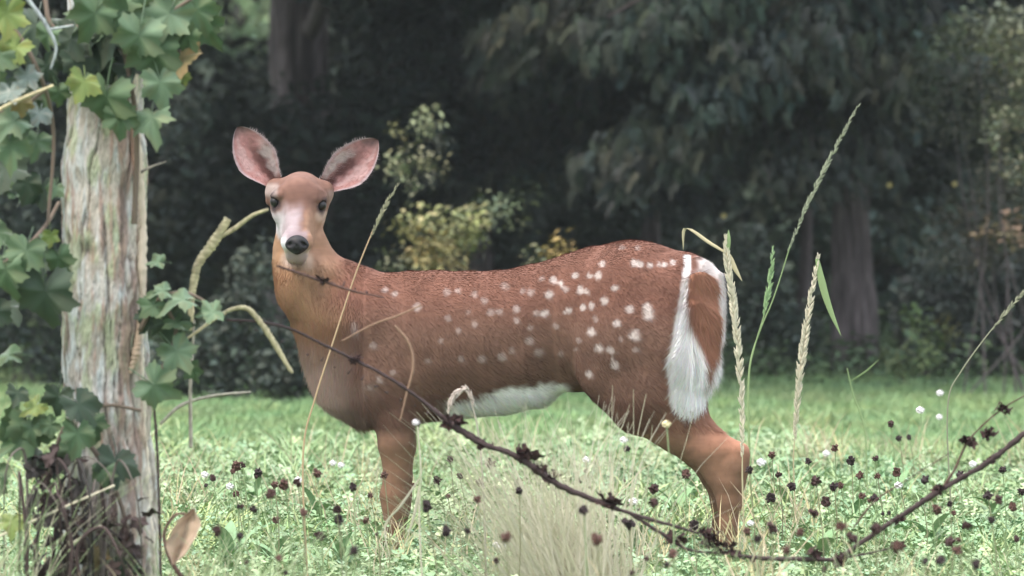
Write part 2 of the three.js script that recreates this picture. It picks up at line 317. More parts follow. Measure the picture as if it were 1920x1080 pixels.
shrub('viburnum', 'small yellowing twig tips showing above the deer\'s loin', 24.6, [[1045, 472, 16, 14, 9], [1010, 484, 16, 10, 6, 0, OLV]], CL[1], 0.6, [0.3, 0.24, 0.08], 203);
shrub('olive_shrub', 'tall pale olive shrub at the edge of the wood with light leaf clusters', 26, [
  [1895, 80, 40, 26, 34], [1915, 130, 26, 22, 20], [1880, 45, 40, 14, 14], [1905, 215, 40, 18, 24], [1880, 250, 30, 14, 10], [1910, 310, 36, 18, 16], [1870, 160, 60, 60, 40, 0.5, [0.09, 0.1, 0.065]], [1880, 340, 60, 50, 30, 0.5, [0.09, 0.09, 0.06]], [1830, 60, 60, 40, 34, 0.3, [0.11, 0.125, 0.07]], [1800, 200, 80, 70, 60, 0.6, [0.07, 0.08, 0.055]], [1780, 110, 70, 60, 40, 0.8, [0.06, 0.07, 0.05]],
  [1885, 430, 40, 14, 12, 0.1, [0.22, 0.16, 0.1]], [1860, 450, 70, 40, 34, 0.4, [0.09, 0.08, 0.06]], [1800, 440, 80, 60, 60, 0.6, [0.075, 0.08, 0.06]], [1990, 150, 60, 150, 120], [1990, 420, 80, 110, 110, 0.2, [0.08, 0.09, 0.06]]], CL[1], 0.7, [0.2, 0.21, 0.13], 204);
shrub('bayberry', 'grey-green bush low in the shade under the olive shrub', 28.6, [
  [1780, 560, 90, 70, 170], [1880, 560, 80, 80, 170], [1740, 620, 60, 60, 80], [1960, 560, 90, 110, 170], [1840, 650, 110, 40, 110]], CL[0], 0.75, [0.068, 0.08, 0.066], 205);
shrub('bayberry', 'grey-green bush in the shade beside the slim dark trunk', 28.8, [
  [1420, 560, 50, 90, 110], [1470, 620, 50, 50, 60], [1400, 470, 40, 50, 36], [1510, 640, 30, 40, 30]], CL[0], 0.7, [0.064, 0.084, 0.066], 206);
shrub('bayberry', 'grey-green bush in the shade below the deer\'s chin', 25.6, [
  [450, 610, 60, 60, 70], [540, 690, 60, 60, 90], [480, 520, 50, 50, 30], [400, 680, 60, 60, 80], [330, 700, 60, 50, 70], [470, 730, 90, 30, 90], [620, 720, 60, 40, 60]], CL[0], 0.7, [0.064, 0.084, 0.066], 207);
shrub('young_dogwood', 'small light green weedy sprout before the shaded bush', 26.6, [
  [1745, 655, 22, 30, 16], [1720, 600, 12, 26, 8], [1690, 680, 20, 18, 9, 0, [0.11, 0.13, 0.05]], [1770, 620, 14, 20, 7, 0, [0.16, 0.16, 0.06]]], CL[1], 0.55, [0.13, 0.19, 0.07], 208, 'sapling');
shrub('bayberry', 'leafy bush in the shade behind the fence post', 27.5, [
  [40, 360, 70, 90, 70], [60, 600, 80, 60, 80], [-60, 480, 80, 160, 150], [340, 240, 50, 60, 30, 1], [110, 700, 60, 30, 50]], CL[0], 0.75, [0.064, 0.084, 0.066], 209);
{
  // weedy fringe under the trees
  const R = rng(60), list = [];
  for (let k = 0; k < 5200; k++) {
    const d = 27.2 + Math.pow(R(), 0.8) * 8, x = (R() - 0.5) * 13, h = 0.03 + 0.26 * Math.pow(R(), 2) * (0.6 + 0.7 * N(x * 1.2, d, 0));
    list.push({ p: V(x, Math.max(0.02, h), -d), q: quat((R() - 0.5) * 0.8, R() * 6.28, (R() - 0.5) * 0.8), s: 0.6 + R() * 0.7, c: jitter(R, [0.075, 0.125, 0.055], 0.35) });
  }
  tag(instanced('undergrowth', CL[1], foliageMat, list), 'low leafy weeds along the foot of the wood', 'undergrowth', null, 'stuff');
}

// ------------------------------------------------------------------ meadow
function grassClump(seed, n, spread, h, w, bend) {
  const R = rng(seed), P = [], I = [];
  for (let k = 0; k < n; k++) {
    const a = R() * 6.28, r = spread * Math.sqrt(R()), bx = Math.cos(a) * r, bz = Math.sin(a) * r, H = h * (0.5 + 0.7 * R()), th = R() * 6.28, B = bend * H * (0.3 + R()), f = R() * 3.14;
    const o = P.length / 3, dx = Math.cos(th), dz = Math.sin(th), sx = Math.cos(f) * w / 2, sz = Math.sin(f) * w / 2;
    for (const [t, ww] of [[0, 0.8], [0.45, 1], [0.8, 0.65]]) { const x = bx + dx * B * t * t, y = H * (t - 0.12 * bend * t * t), z = bz + dz * B * t * t; P.push(x - sx * ww, y, z - sz * ww, x + sx * ww, y, z + sz * ww); }
    P.push(bx + dx * B, H * (1 - 0.2 * bend), bz + dz * B);
    I.push(o, o + 1, o + 3, o, o + 3, o + 2, o + 2, o + 3, o + 5, o + 2, o + 5, o + 4, o + 4, o + 5, o + 6);
  }
  return geom(P, I);
}
function cloverClump(seed, n, spread, h, size) {
  const R = rng(seed), P = [], I = [];
  for (let k = 0; k < n; k++) {
    const a = R() * 6.28, r = spread * Math.sqrt(R()), x = Math.cos(a) * r, z = Math.sin(a) * r, y = h * (0.45 + 0.6 * R()), tilt = quat((R() - 0.5) * 1.1, R() * 6.28, (R() - 0.5) * 1.1), s = size * (0.7 + 0.6 * R());
    for (let m = 0; m < 3; m++) {
      const b = m * 2.094, o = P.length / 3;
      for (const [rr, da, up] of [[0, 0, 0], [0.7, -0.5, 0.1], [1, -0.28, 0.08], [0.92, 0, 0], [1, 0.28, 0.08], [0.7, 0.5, 0.1]]) { const v = V(Math.cos(b + da) * rr * s, up * s, Math.sin(b + da) * rr * s).applyQuaternion(tilt); P.push(x + v.x, y + v.y, z + v.z); }
      I.push(o, o + 1, o + 2, o, o + 2, o + 3, o, o + 3, o + 4, o, o + 4, o + 5);
    }
    const o = P.length / 3; P.push(x - 0.001, 0, z, x + 0.001, 0, z, x, y, z); I.push(o, o + 1, o + 2);
  }
  return geom(P, I);
}
const grassMat = leafMat(0xffffff, { transmission: 0, roughness: 0.7, vertexColors: true });
const G1 = grassClump(31, 16, 0.06, 0.13, 0.0048, 0.9), G2 = grassClump(32, 20, 0.05, 0.065, 0.0035, 0.8), G3 = grassClump(33, 9, 0.05, 0.24, 0.0034, 0.5), CV = cloverClump(34, 14, 0.07, 0.075, 0.013);
{
  const half = d => 0.095 * d + 1.6, T = 0.6, R = rng(70);
  const tile = (geo, n, s0, s1, seed, a) => { const r = rng(seed), L = []; for (let k = 0; k < n; k++) { const x = (r() - 0.5) * T * 1.12, z = (r() - 0.5) * T * 1.12, m = N(x * 6, seed, z * 6); L.push({ p: V(x, -0.008, z), q: quat((r() - 0.5) * 0.3, r() * 6.28, (r() - 0.5) * 0.3), s: (s0 + (s1 - s0) * r() * r()) * (1 + 0.35 * m), c: jitter(r, [1 + 0.5 * m, 1 + 0.3 * m, 1 + 0.3 * m], a * 1.5) }); } return bake(geo, L); };
  const lay = (name, label, cat, tiles, d0, d1, col, keep) => {
    const lists = tiles.map(() => []);
    for (let d = d0; d < d1; d += T) for (let x = -half(d); x < half(d); x += T) {
      const X = x + (R() - 0.5) * 0.12, Z = -d + (R() - 0.5) * 0.12; if (keep && !keep(X, d)) continue;
      lists[Math.floor(R() * tiles.length)].push({ p: V(X, ground(X, Z), Z), q: quat(0, Math.floor(R() * 4) * Math.PI / 2, 0), s: 0.95 + 0.15 * R(), c: C(...col(N(X * 0.9, d * 0.9, 2), N(X * 2, d * 2, 7))) });
    }
    lists.forEach((l, i) => { if (l.length) tag(instanced(name, tiles[i], grassMat, l), label[i], cat, null, 'stuff'); });
  };
  lay('meadow_grass', ['pale green meadow grass around the deer', 'pale meadow grass tufts mixed through the field'], 'grass', [tile(G1, 85, 0.4, 1.1, 1, 0.2), tile(G1, 85, 0.4, 1.3, 2, 0.2)], 9.4, 23, (m, n) => [0.25 + 0.09 * m, 0.365 + 0.05 * m, 0.175 + 0.06 * n], (x, d) => d < 17.5 + 4.5 * (0.5 + N(x * 1.3, d * 0.9, 40)) * 1.1);
  lay('clover_patch', ['low clover leaves among the meadow grass', 'broad patches of clover leaves between grass tufts'], 'clover', [tile(CV, 75, 0.6, 1.5, 3, 0.2), tile(CV, 60, 0.7, 1.7, 4, 0.2)], 9.4, 23, (m, n) => [0.24 + 0.07 * n, 0.36 + 0.04 * m, 0.19], (x, d) => d < 17 + 4.5 * (0.5 + N(x * 1.3, d * 0.9, 41)) * 1.1);
  lay('straw_grass', ['thin straw-coloured grass scattered through the meadow'], 'grass', [tile(G3, 8, 0.6, 1.1, 5, 0.2)], 9.4, 19.5, () => [0.42, 0.4, 0.26], (x, d) => N(x * 1.2, d * 1.2, 15) > -0.1);
  lay('shaded_lawn', ['short darker grass in front of the wood', 'short darker turf running under the trees'], 'grass', [tile(G2, 150, 0.6, 1.2, 6, 0.2), tile(G2, 150, 0.6, 1.3, 7, 0.2)], 16.5, 31, (m, n) => [0.215 + 0.05 * m, 0.335 + 0.04 * n, 0.145]);
}
// dark seed heads: photograph pixels of each head
function headGeo(seed) {
  const g = new THREE.IcosahedronGeometry(0.0105, 2), p = g.attributes.position, R = rng(seed), done = {};
  for (let i = 0; i < p.count; i++) { const k = [p.getX(i), p.getY(i), p.getZ(i)].map(a => a.toFixed(4)).join(); const s = done[k] ??= (R() < 0.35 ? 1.1 + 0.45 * R() : 0.62 + 0.3 * R()); p.setXYZ(i, p.getX(i) * s, p.getY(i) * s * 1.05, p.getZ(i) * s); }
  g.computeVertexNormals(); return g;
}
const HG = [headGeo(1), headGeo(2), headGeo(3), headGeo(4)];
const headMats = [std(C(0.026, 0.014, 0.015)), std(C(0.045, 0.02, 0.018)), std(C(0.085, 0.04, 0.03))];
const stemMats = [std(C(0.2, 0.28, 0.13)), std(C(0.2, 0.2, 0.11))];
const unitStem = (() => { const g = tube([V(0, 0, 0), V(0.01, 0.5, 0.006), V(0, 1, 0)], [0.0016, 0.0011], 4, 5); return g; })();
const heads = [[517, 976], [694, 928], [686, 976], [838, 996], [558, 905], [515, 908], [534, 908], [507, 927], [631, 955], [663, 913], [844, 861], [862, 893], [901, 906], [895, 936], [948, 1008], [974, 919], [595, 888], [635, 976], [663, 1032],
  [1228, 916], [1224, 942], [1286, 890], [1178, 982], [1095, 958], [1404, 881], [1422, 1011], [1401, 997], [1175, 841],
  [1530, 902], [1485, 914], [1444, 934], [1525, 962], [1577, 910], [1564, 912], [1612, 892], [1645, 892], [1617, 930], [1640, 935], [1670, 796], [1686, 821], [1705, 820], [1566, 840], [1597, 864], [1447, 852], [1516, 865], [1641, 860], [1682, 885], [1852, 929], [1872, 937], [1757, 956], [1814, 985], [1859, 975], [1780, 1017], [1795, 1031], [1907, 1010], [1915, 922], [1762, 1052], [1447, 990], [1577, 987], [1597, 1009], [1685, 1025], [1475, 1032], [1707, 1064],
  [407, 996], [444, 872], [400, 896], [450, 1005], [442, 925], [475, 955], [570, 960], [600, 1005], [1300, 985], [1260, 1040], [1120, 1010], [1500, 1000], [1640, 990], [1735, 900], [1800, 890], [1880, 880], [1900, 950], [1830, 1060], [1550, 940], [1460, 890], [720, 890], [820, 900], [800, 950], [1040, 890], [920, 870], [485, 885]];
{
  const R = rng(90);
  const seed = (u, v, h, big) => {
    const p = pxh(u, v, h); if (-p.z < 9.4) return;
    const y0 = ground(p.x, p.z), base = V(p.x + (R() - 0.5) * 0.05, y0, p.z + (R() - 0.5) * 0.04);
    const t = thing('seed_head_plant', 'dried dark brown seed head on a thin stem in the meadow', 'seed head', base, 'dark dried seed heads scattered through the meadow');
    const st = shadow(new THREE.Mesh(unitStem, stemMats[R() < 0.6 ? 0 : 1])); st.name = 'stem'; const d = p.clone().sub(base); st.scale.set(1, d.length(), 1); st.quaternion.setFromUnitVectors(V(0, 1, 0), d.clone().normalize()); t.add(st);
    const hd = shadow(new THREE.Mesh(HG[Math.floor(R() * 4)], headMats[Math.floor(R() * 3)])); hd.name = 'head'; hd.position.copy(d); hd.scale.setScalar(big * (0.75 + 0.5 * R())); hd.rotation.set(R() * 3, R() * 3, R()); t.add(hd);
  };
  for (const [u, v] of heads) seed(u, v, clamp(0.2 + 0.12 * R(), 0.1, 0.32), 0.78);
  for (let k = 0; k < 45; k++) { const u = 300 + R() * 1600, v = 860 + R() * 215; if (u > 980 && u < 1180 && v > 950) continue; seed(u, v, 0.15 + 0.12 * R(), 0.45); }
}
// broad-leaved weeds
{
  const R = rng(97), mats = [leafMat(C(0.2, 0.33, 0.17), { transmission: 0 }), leafMat(C(0.17, 0.29, 0.13), { transmission: 0 }), leafMat(C(0.26, 0.36, 0.2), { transmission: 0 })];
  const lance = [1, 2, 3].map(s => { const P = [], I = [], n = 7, r = rng(s * 9), cur = 0.25 + 0.5 * r(); for (let k = 0; k <= n; k++) { const q = k / n, w = 0.13 * Math.sin(Math.PI * Math.min(1, 0.06 + q * 0.94)) ** 0.8 * (1 + 0.2 * (r() - 0.5)), y = q * (1 - 0.35 * cur * q), z = cur * q * q; P.push(-w, y + 0.05 * w, z - 0.25 * w, 0, y, z, w, y + 0.05 * w, z - 0.25 * w); if (k) { const a = (k - 1) * 3; I.push(a, a + 1, a + 4, a, a + 4, a + 3, a + 1, a + 2, a + 5, a + 1, a + 5, a + 4); } } return geom(P, I); });
  for (const [u, v, s = 1] of [[1310, 920, 1.3], [1190, 1020], [520, 1040], [880, 1010], [640, 1050], [1480, 950], [1750, 1010], [1600, 975], [430, 1050, 1.2], [1010, 880], [1860, 960], [1265, 960, 1.2], [590, 960], [480, 930], [1680, 920], [830, 930], [1540, 1050, 1.2], [1440, 890]]) {
    const g = pxh(u, v, 0.07), base = V(g.x, ground(g.x, g.z), g.z), w = thing('broadleaf_weed', 'light green broad-leaved weed growing low in the meadow', 'weed', base, 'broad-leaved weeds in the meadow');
    const n = 9 + Math.floor(R() * 6);
    for (let k = 0; k < n; k++) { const m = shadow(new THREE.Mesh(lance[k % 3], mats[Math.floor(R() * 3)])); m.name = 'leaf'; const L = s * (0.06 + 0.06 * R()); m.scale.set(L, L, L); m.quaternion.copy(quat(0.15 + 0.75 * R(), k / n * 6.28 + R(), 0)); m.position.y = 0.02 + 0.06 * R(); w.add(m); }
  }
}
// white clover blossoms
{
  const R = rng(95), bl = new THREE.IcosahedronGeometry(0.012, 2); { const p = bl.attributes.position, done = {}; for (let i = 0; i < p.count; i++) { const k = [p.getX(i), p.getY(i), p.getZ(i)].map(a => a.toFixed(4)).join(); const s = done[k] ??= 0.6 + 0.75 * R(); p.setXYZ(i, p.getX(i) * s, p.getY(i) * s * 0.8, p.getZ(i) * s); } bl.computeVertexNormals(); }
  const wm = std(C(0.78, 0.74, 0.76)), ym = std(C(0.74, 0.64, 0.4)), gm = std(C(0.3, 0.4, 0.2));
  const flowers = [[1726, 769, 0.3], [1763, 737, 0.3], [1685, 910, 0.2], [1408, 981, 0.2], [1428, 867, 0.15], [1170, 825, 0.2], [1100, 862, 0.18], [932, 1022, 0.15], [945, 1024, 0.15], [432, 912, 0.18], [625, 868, 0.15], [640, 872, 0.15], [780, 792, 0.48], [1250, 795, 0.46, 1], [1762, 782, 0.22], [1188, 940, 0.2], [560, 900, 0.14], [1550, 850, 0.15], [1825, 870, 0.15], [385, 890, 0.15]];
  for (const [u, v, h, y] of flowers) {
    const p = pxh(u, v, h), base = V(p.x + 0.01, ground(p.x, p.z), p.z);
    const t = thing('clover_flower', y ? 'cream blossom on a tall stem in front of the deer\'s hind leg' : h > 0.4 ? 'white blossom on a tall stem in front of the deer\'s front leg' : 'small round white clover blossom standing in the meadow', 'flower', base, y || h > 0.4 ? null : 'white clover blossoms in the meadow');
    const d = p.clone().sub(base), st = shadow(new THREE.Mesh(unitStem, gm)); st.name = 'stem'; st.scale.set(1, d.length(), 1); st.quaternion.setFromUnitVectors(V(0, 1, 0), d.clone().normalize()); t.add(st);
    const m = shadow(new THREE.Mesh(bl, y ? ym : wm)); m.name = 'blossom'; m.position.copy(d); m.scale.setScalar(-p.z / 13 * (0.55 + 0.3 * R())); t.add(m);
  }
}
// ------------------------------------------------------------------ the deer
{
  const S = K * DEER, YAW = 0.36, sy = Math.sin(YAW), cy = Math.cos(YAW), U0 = 950, PIV = V((U0 - 960) * S, 0, -DEER);
  // local frame: x along the picture, y up, z towards the viewer; t runs along the body, l across it (near side positive)
  const toT = p => p.x * cy + p.z * sy, toL = p => -p.x * sy + p.z * cy;
  const J = (u, v, l = 0) => { let x = (u - U0) * S, z = 0; for (let k = 0; k < 3; k++) { const t = (x + l * sy) / cy; z = t * sy + l * cy; const q = px(u, v, DEER - z); x = q.x - PIV.x; } const q = px(u, v, DEER - z); return V(q.x - PIV.x, q.y, z); };
  const JZ = (u, v, z) => { const q = px(u, v, DEER - z); return V(q.x - PIV.x, q.y, z); };
  const bones = [];
  const LAT = V(-sy, 0, cy);
  // a tapered capsule, optionally flattened along an axis by q
  const bone = (a, b, ra, rb, k = 0.02, ax = null, q = 1) => bones.push({ a, b, ra: ra * S, rb: rb * S, k, ax, q, ab: b.clone().sub(a) });
  const chain = (pts, k, ax, q) => { for (let i = 0; i < pts.length - 1; i++) bone(pts[i][0], pts[i + 1][0], pts[i][1], pts[i + 1][1], k, ax, q); };
  // trunk as stations: photo column, top row, bottom row, half width (px)
  const ST = [[585, 590, 700, 30], [610, 558, 722, 48], [650, 528, 752, 64], [700, 514, 784, 76], [780, 507, 796, 80], [860, 507, 786, 90], [940, 506, 779, 92], [1010, 495, 766, 84], [1060, 477, 736, 68], [1110, 463, 735, 72], [1170, 456, 745, 82], [1230, 463, 750, 80], [1285, 474, 735, 70], [1325, 488, 690, 52], [1352, 512, 650, 30]]
    .map(([u, a, b, w]) => { const p = J(u, (a + b) / 2); return [toT(p), p.y, (b - a) / 2 * S, w * S]; });
  function trunk(p) {
    const t = toT(p), l = toL(p), n = ST.length; let i = 0; while (i < n - 2 && ST[i + 1][0] < t) i++;
    const A = ST[i], B = ST[i + 1], f = clamp((t - A[0]) / (B[0] - A[0])), g = f * f * (3 - 2 * f) * 0.5 + f * 0.5;
    const yc = mix(A[1], B[1], g), a = mix(A[2], B[2], g), b = mix(A[3], B[3], g), out = Math.max(0, ST[0][0] - t, t - ST[n - 1][0]);
    const dy = (p.y - yc) / a, w = b * Math.max(0.6, 1 - 0.16 * Math.max(0, dy) * Math.abs(dy) - 0.1 * Math.max(0, -dy) * Math.abs(dy)), e = Math.hypot(dy, l / w);
    return Math.hypot(Math.max(0, (e - 1)) * Math.min(a, w), out) + (e < 1 && !out ? (e - 1) * Math.min(a, w) : 0);
  }
  const near = 0.072, far = -0.072;
  // shoulders, forelegs
  for (const [l, du, dv] of [[near, 0, 0], [far, 6, 0]]) {
    chain([[J(690 + du * 0.3, 625, l * 0.75), 74], [J(712 + du * 0.5, 715, l * 0.9), 66], [J(738 + du, 785, l * 0.85), 38]], 0.045, LAT, 1.55);
    chain([[J(738 + du, 780, l * 0.85), 38], [J(742 + du, 830, l * 0.85), 33], [J(743 + du, 895, l * 0.85), 23], [J(739 + du, 930, l * 0.85), 26], [J(740 + du, 955, l * 0.85), 22], [J(739 + du, 975, l * 0.85), 17], [J(736 + du, 1020, l * 0.85), 16], [J(733 + du, 1042, l * 0.85), 21], [J(724 + du, 1058, l * 0.85), 18], [J(716 + du, 1070, l * 0.85), 21]], 0.014, LAT, 1.15);
  }
  // hindquarters
  for (const [l, du, dv] of [[near, 4, 0], [far, -8, -4]]) {
    chain([[J(1190, 555, l * 0.4), 92], [J(1195, 650, l * 0.75), 92], [J(1222, 735, l * 0.95), 72], [J(1278, 800 + dv, l), 44], [J(1346 + du, 850 + dv, l), 27]], 0.035, LAT, 1.35);
    chain([[J(1275, 560, l * 0.5), 62], [J(1270, 660, l * 0.7), 62], [J(1274, 745, l * 0.8), 38], [J(1292, 800, l * 0.9), 24]], 0.04, LAT, 1.2);
    chain([[J(1128, 640, l * 0.9), 50], [J(1140, 700, l * 1.0), 44], [J(1200, 760, l), 48]], 0.045, LAT, 1.5);   // flank to stifle
    chain([[J(1294, 778, l), 16], [J(1346 + du, 822 + dv, l), 11], [J(1385 + du, 845 + dv, l), 13], [J(1388 + du, 860 + dv, l), 12]], 0.012, LAT, 1.1);
    chain([[J(1262, 790, l), 50], [J(1316 + du, 840 + dv, l), 36], [J(1346 + du, 886 + dv, l), 27], [J(1364 + du, 945, l), 20]], 0.022, LAT, 1.5);
    chain([[J(1335 + du, 838 + dv, l), 26], [J(1382 + du, 853 + dv, l), 15], [J(1374 + du, 878, l), 24], [J(1366 + du, 905, l), 25], [J(1364 + du, 940, l), 20], [J(1362 + du, 985, l), 17], [J(1362 + du, 1030, l), 17], [J(1360 + du, 1048, l), 23], [J(1352 + du, 1060, l), 19], [J(1344 + du, 1071, l), 22]], 0.014, LAT, 1.1);
  }
  // neck, rising to the left and turning to the viewer
  const zb = J(640, 600).z, hz = J(560, 400).z + 0.045;
  chain([[J(690, 610), 92], [J(625, 570), 80], [JZ(582, 530, mix(zb, hz, 0.75)), 60], [JZ(565, 480, hz - 0.03), 48], [JZ(560, 420, hz - 0.035), 41]], 0.04, null, 1);
  chain([[J(638, 660), 62], [J(650, 718), 46], [J(690, 760), 40]], 0.05, null, 1);
  // head: z given in photo pixels in front of hz
  const Hd = (u, v, z) => JZ(u, v, hz + z * S);
  const headFrom = bones.length;
  bone(Hd(564, 366, -28), Hd(562, 372, 12), 45, 42, 0.02);                 // skull
  bone(Hd(562, 376, 10), Hd(557, 446, 86), 36, 19, 0.016);                 // bridge
  bone(Hd(560, 412, -6), Hd(556, 466, 72), 41, 24, 0.02);                  // cheeks and jaw
  bone(Hd(546, 453, 84), Hd(568, 453, 84), 20, 20, 0.012);                 // muzzle
  bone(Hd(551, 480, 70), Hd(561, 480, 70), 16, 16, 0.012);                 // chin
  bone(Hd(520, 366, 10), Hd(532, 360, 30), 13, 11, 0.014);                 // brows
  bone(Hd(601, 370, 8), Hd(590, 363, 30), 13, 11, 0.014);
  bone(Hd(528, 388, -4), Hd(530, 400, 14), 22, 20, 0.02); bone(Hd(588, 391, -4), Hd(586, 403, 12), 23, 20, 0.02);   // cheekbones
  bone(Hd(611, 370, -24), Hd(598, 412, -28), 11, 10, 0.016); bone(Hd(508, 366, -22), Hd(506, 378, -24), 10, 8, 0.014);
  bone(Hd(513, 369, 22), Hd(527, 366, 38), 8, 7, 0.006); bone(Hd(604, 375, 20), Hd(592, 372, 38), 8, 7, 0.006);       // upper lids
  bone(Hd(517, 352, -30), Hd(530, 360, -20), 18, 20, 0.02);                // ear roots
  bone(Hd(608, 356, -30), Hd(596, 362, -20), 18, 20, 0.02);
  // tail, broad and flat, swung a little to the near side
  const TN = V(Math.cos(0.95), 0.05, Math.sin(0.95)).normalize();
  const tz = J(1318, 500).z + 0.02;
  chain([[JZ(1308, 508, tz - 0.01), 24], [JZ(1314, 545, tz + 0.05), 36], [JZ(1311, 610, tz + 0.085), 46], [JZ(1302, 680, tz + 0.105), 52], [JZ(1293, 735, tz + 0.105), 36], [JZ(1293, 762, tz + 0.1), 9]], 0.008, TN, 3.2);
  const tailBones = bones.slice(-5);
  const D = V(0, 0, 0);
  function sdf(p) {
    let d = trunk(p);
    for (const b of bones) {
      D.copy(p).sub(b.a); const h = clamp(D.dot(b.ab) / b.ab.lengthSq()); D.addScaledVector(b.ab, -h);
      if (b.q !== 1) { const s = D.dot(b.ax); D.addScaledVector(b.ax, s * (b.q - 1)); }
      const e = D.length() - mix(b.ra, b.rb, h), k = b.k, m = Math.max(k - Math.abs(d - e), 0) / k;
      d = Math.min(d, e) - m * m * k * 0.25;
    }
    // eye sockets
    for (const e of EYES) { const r = Math.hypot(p.x - e.x, p.y - e.y, p.z - e.z) - 0.0134; d = Math.max(d, -r); }
    return d + 0.0028 * N(p.x * 17, p.y * 17, p.z * 17) * (p.y < 0.78 && p.y > 0.3 ? 1 : 0.3);
  }
  const NOSE = Hd(557, 459, 102), NOSE0 = NOSE;
  const EYES = [Hd(516, 378, 22), Hd(602, 385, 22)];
  // surface nets over the blocks that hold the surface
  const h = 0.0046, lo = V(-0.62, -0.03, -0.34), nx = 264, ny = 224, nz = 156, F = new Float32Array(nx * ny * nz).fill(9), q = V(0, 0, 0);
  for (let K2 = 0; K2 < nz; K2 += 8) for (let J2 = 0; J2 < ny; J2 += 8) for (let I2 = 0; I2 < nx; I2 += 8) {
    q.set(lo.x + (I2 + 4) * h, lo.y + (J2 + 4) * h, lo.z + (K2 + 4) * h); const c = sdf(q); if (Math.abs(c) > 0.062) { if (c < 0) for (let k = K2; k < Math.min(nz, K2 + 8); k++) for (let j = J2; j < Math.min(ny, J2 + 8); j++) F.fill(-9, (k * ny + j) * nx + I2, (k * ny + j) * nx + Math.min(nx, I2 + 8)); continue; }
    for (let k = K2; k < Math.min(nz, K2 + 8); k++) for (let j = J2; j < Math.min(ny, J2 + 8); j++) for (let i = I2; i < Math.min(nx, I2 + 8); i++) { q.set(lo.x + i * h, lo.y + j * h, lo.z + k * h); F[(k * ny + j) * nx + i] = sdf(q); }
  }
  const ID = new Int32Array(nx * ny * nz).fill(-1), P = [], I = [], at = (i, j, k) => (k * ny + j) * nx + i;
  for (let k = 0; k < nz - 1; k++) for (let j = 0; j < ny - 1; j++) for (let i = 0; i < nx - 1; i++) {
    let m = 0, x = 0, y = 0, z = 0; const s0 = F[at(i, j, k)] < 0; let same = true;
    for (let c = 1; c < 8 && same; c++) if ((F[at(i + (c & 1), j + (c >> 1 & 1), k + (c >> 2))] < 0) !== s0) same = false;
    if (same) continue;
    for (let c = 0; c < 8; c++) for (let ax = 0; ax < 3; ax++) { if (c >> ax & 1) continue; const c2 = c | 1 << ax, a = F[at(i + (c & 1), j + (c >> 1 & 1), k + (c >> 2))], b = F[at(i + (c2 & 1), j + (c2 >> 1 & 1), k + (c2 >> 2))]; if ((a < 0) === (b < 0)) continue; const f = a / (a - b); x += (c & 1) + (ax === 0 ? f : 0); y += (c >> 1 & 1) + (ax === 1 ? f : 0); z += (c >> 2) + (ax === 2 ? f : 0); m++; }
    ID[at(i, j, k)] = P.length / 3; P.push(lo.x + (i + x / m) * h, lo.y + (j + y / m) * h, lo.z + (k + z / m) * h);
  }
  for (let k = 1; k < nz - 1; k++) for (let j = 1; j < ny - 1; j++) for (let i = 1; i < nx - 1; i++) {
    const s = F[at(i, j, k)] < 0;
    const quad = (a, b, c, d, flip) => { if (a < 0 || b < 0 || c < 0 || d < 0) return; if (flip) I.push(a, c, b, a, d, c); else I.push(a, b, c, a, c, d); };
    if ((F[at(i + 1, j, k)] < 0) !== s) quad(ID[at(i, j - 1, k - 1)], ID[at(i, j, k - 1)], ID[at(i, j, k)], ID[at(i, j - 1, k)], !s);
    if ((F[at(i, j + 1, k)] < 0) !== s) quad(ID[at(i - 1, j, k - 1)], ID[at(i, j, k - 1)], ID[at(i, j, k)], ID[at(i - 1, j, k)], s);
    if ((F[at(i, j, k + 1)] < 0) !== s) quad(ID[at(i - 1, j - 1, k)], ID[at(i, j - 1, k)], ID[at(i, j, k)], ID[at(i - 1, j, k)], !s);
  }
  // coat
  const SPOTS = [[1150, 537, 8], [1131, 560, 9], [1106, 570, 8], [1091, 574, 7], [1120, 515, 8], [1077, 515, 8], [1037, 525, 8], [1051, 531, 7], [1028, 551, 9], [1020, 585, 9], [1064, 580, 8], [1086, 542, 8], [1098, 545, 7], [1105, 514, 6], [1126, 493, 7], [1176, 575, 9], [1210, 585, 13], [1210, 572, 10], [1154, 602, 9], [1106, 620, 9], [1185, 623, 12], [1120, 649, 9], [1141, 652, 8], [1149, 680, 9], [1144, 668, 6], [1186, 651, 7, 0.5], [1103, 698, 8], [1082, 636, 6, 0.5], [1077, 652, 6, 0.5], [1187, 492, 8], [1196, 493, 7], [1215, 494, 6], [1230, 494, 6, 0.8], [1242, 493, 6], [1257, 491, 6], [992, 611, 7, 0.5], [992, 637, 9, 0.6], [942, 667, 10, 0.6], [1010, 658, 9, 0.5], [968, 579, 8, 0.8], [968, 599, 7, 0.7], [909, 563, 8, 0.6], [921, 585, 8, 0.6], [937, 584, 7, 0.6], [1163, 463, 6, 0.6], [1193, 464, 6, 0.6], [946, 536, 8, 0.55], [995, 546, 8, 0.7], [782, 577, 9, 0.8], [663, 612, 9, 0.6], [711, 711, 8, 0.6], [737, 697, 7, 0.5], [721, 544, 7, 0.7], [740, 552, 7, 0.7], [699, 647, 8, 0.5], [859, 544, 8, 0.6], [838, 546, 8, 0.55], [891, 551, 8, 0.5], [891, 606, 8, 0.5], [841, 597, 7, 0.5], [859, 618, 7, 0.5], [903, 671, 9, 0.5], [826, 638, 7, 0.45], [865, 671, 7, 0.45], [690, 727, 7, 0.4], [803, 677, 7, 0.35], [1060, 540, 7, 0.8], [1015, 521, 6, 0.6], [1115, 595, 6, 0.5], [1160, 632, 6, 0.4], [1040, 610, 7, 0.5], [880, 585, 6, 0.4], [1005, 585, 7, 0.6], [980, 546, 6, 0.5], [1050, 660, 7, 0.4], [960, 655, 7, 0.4]];
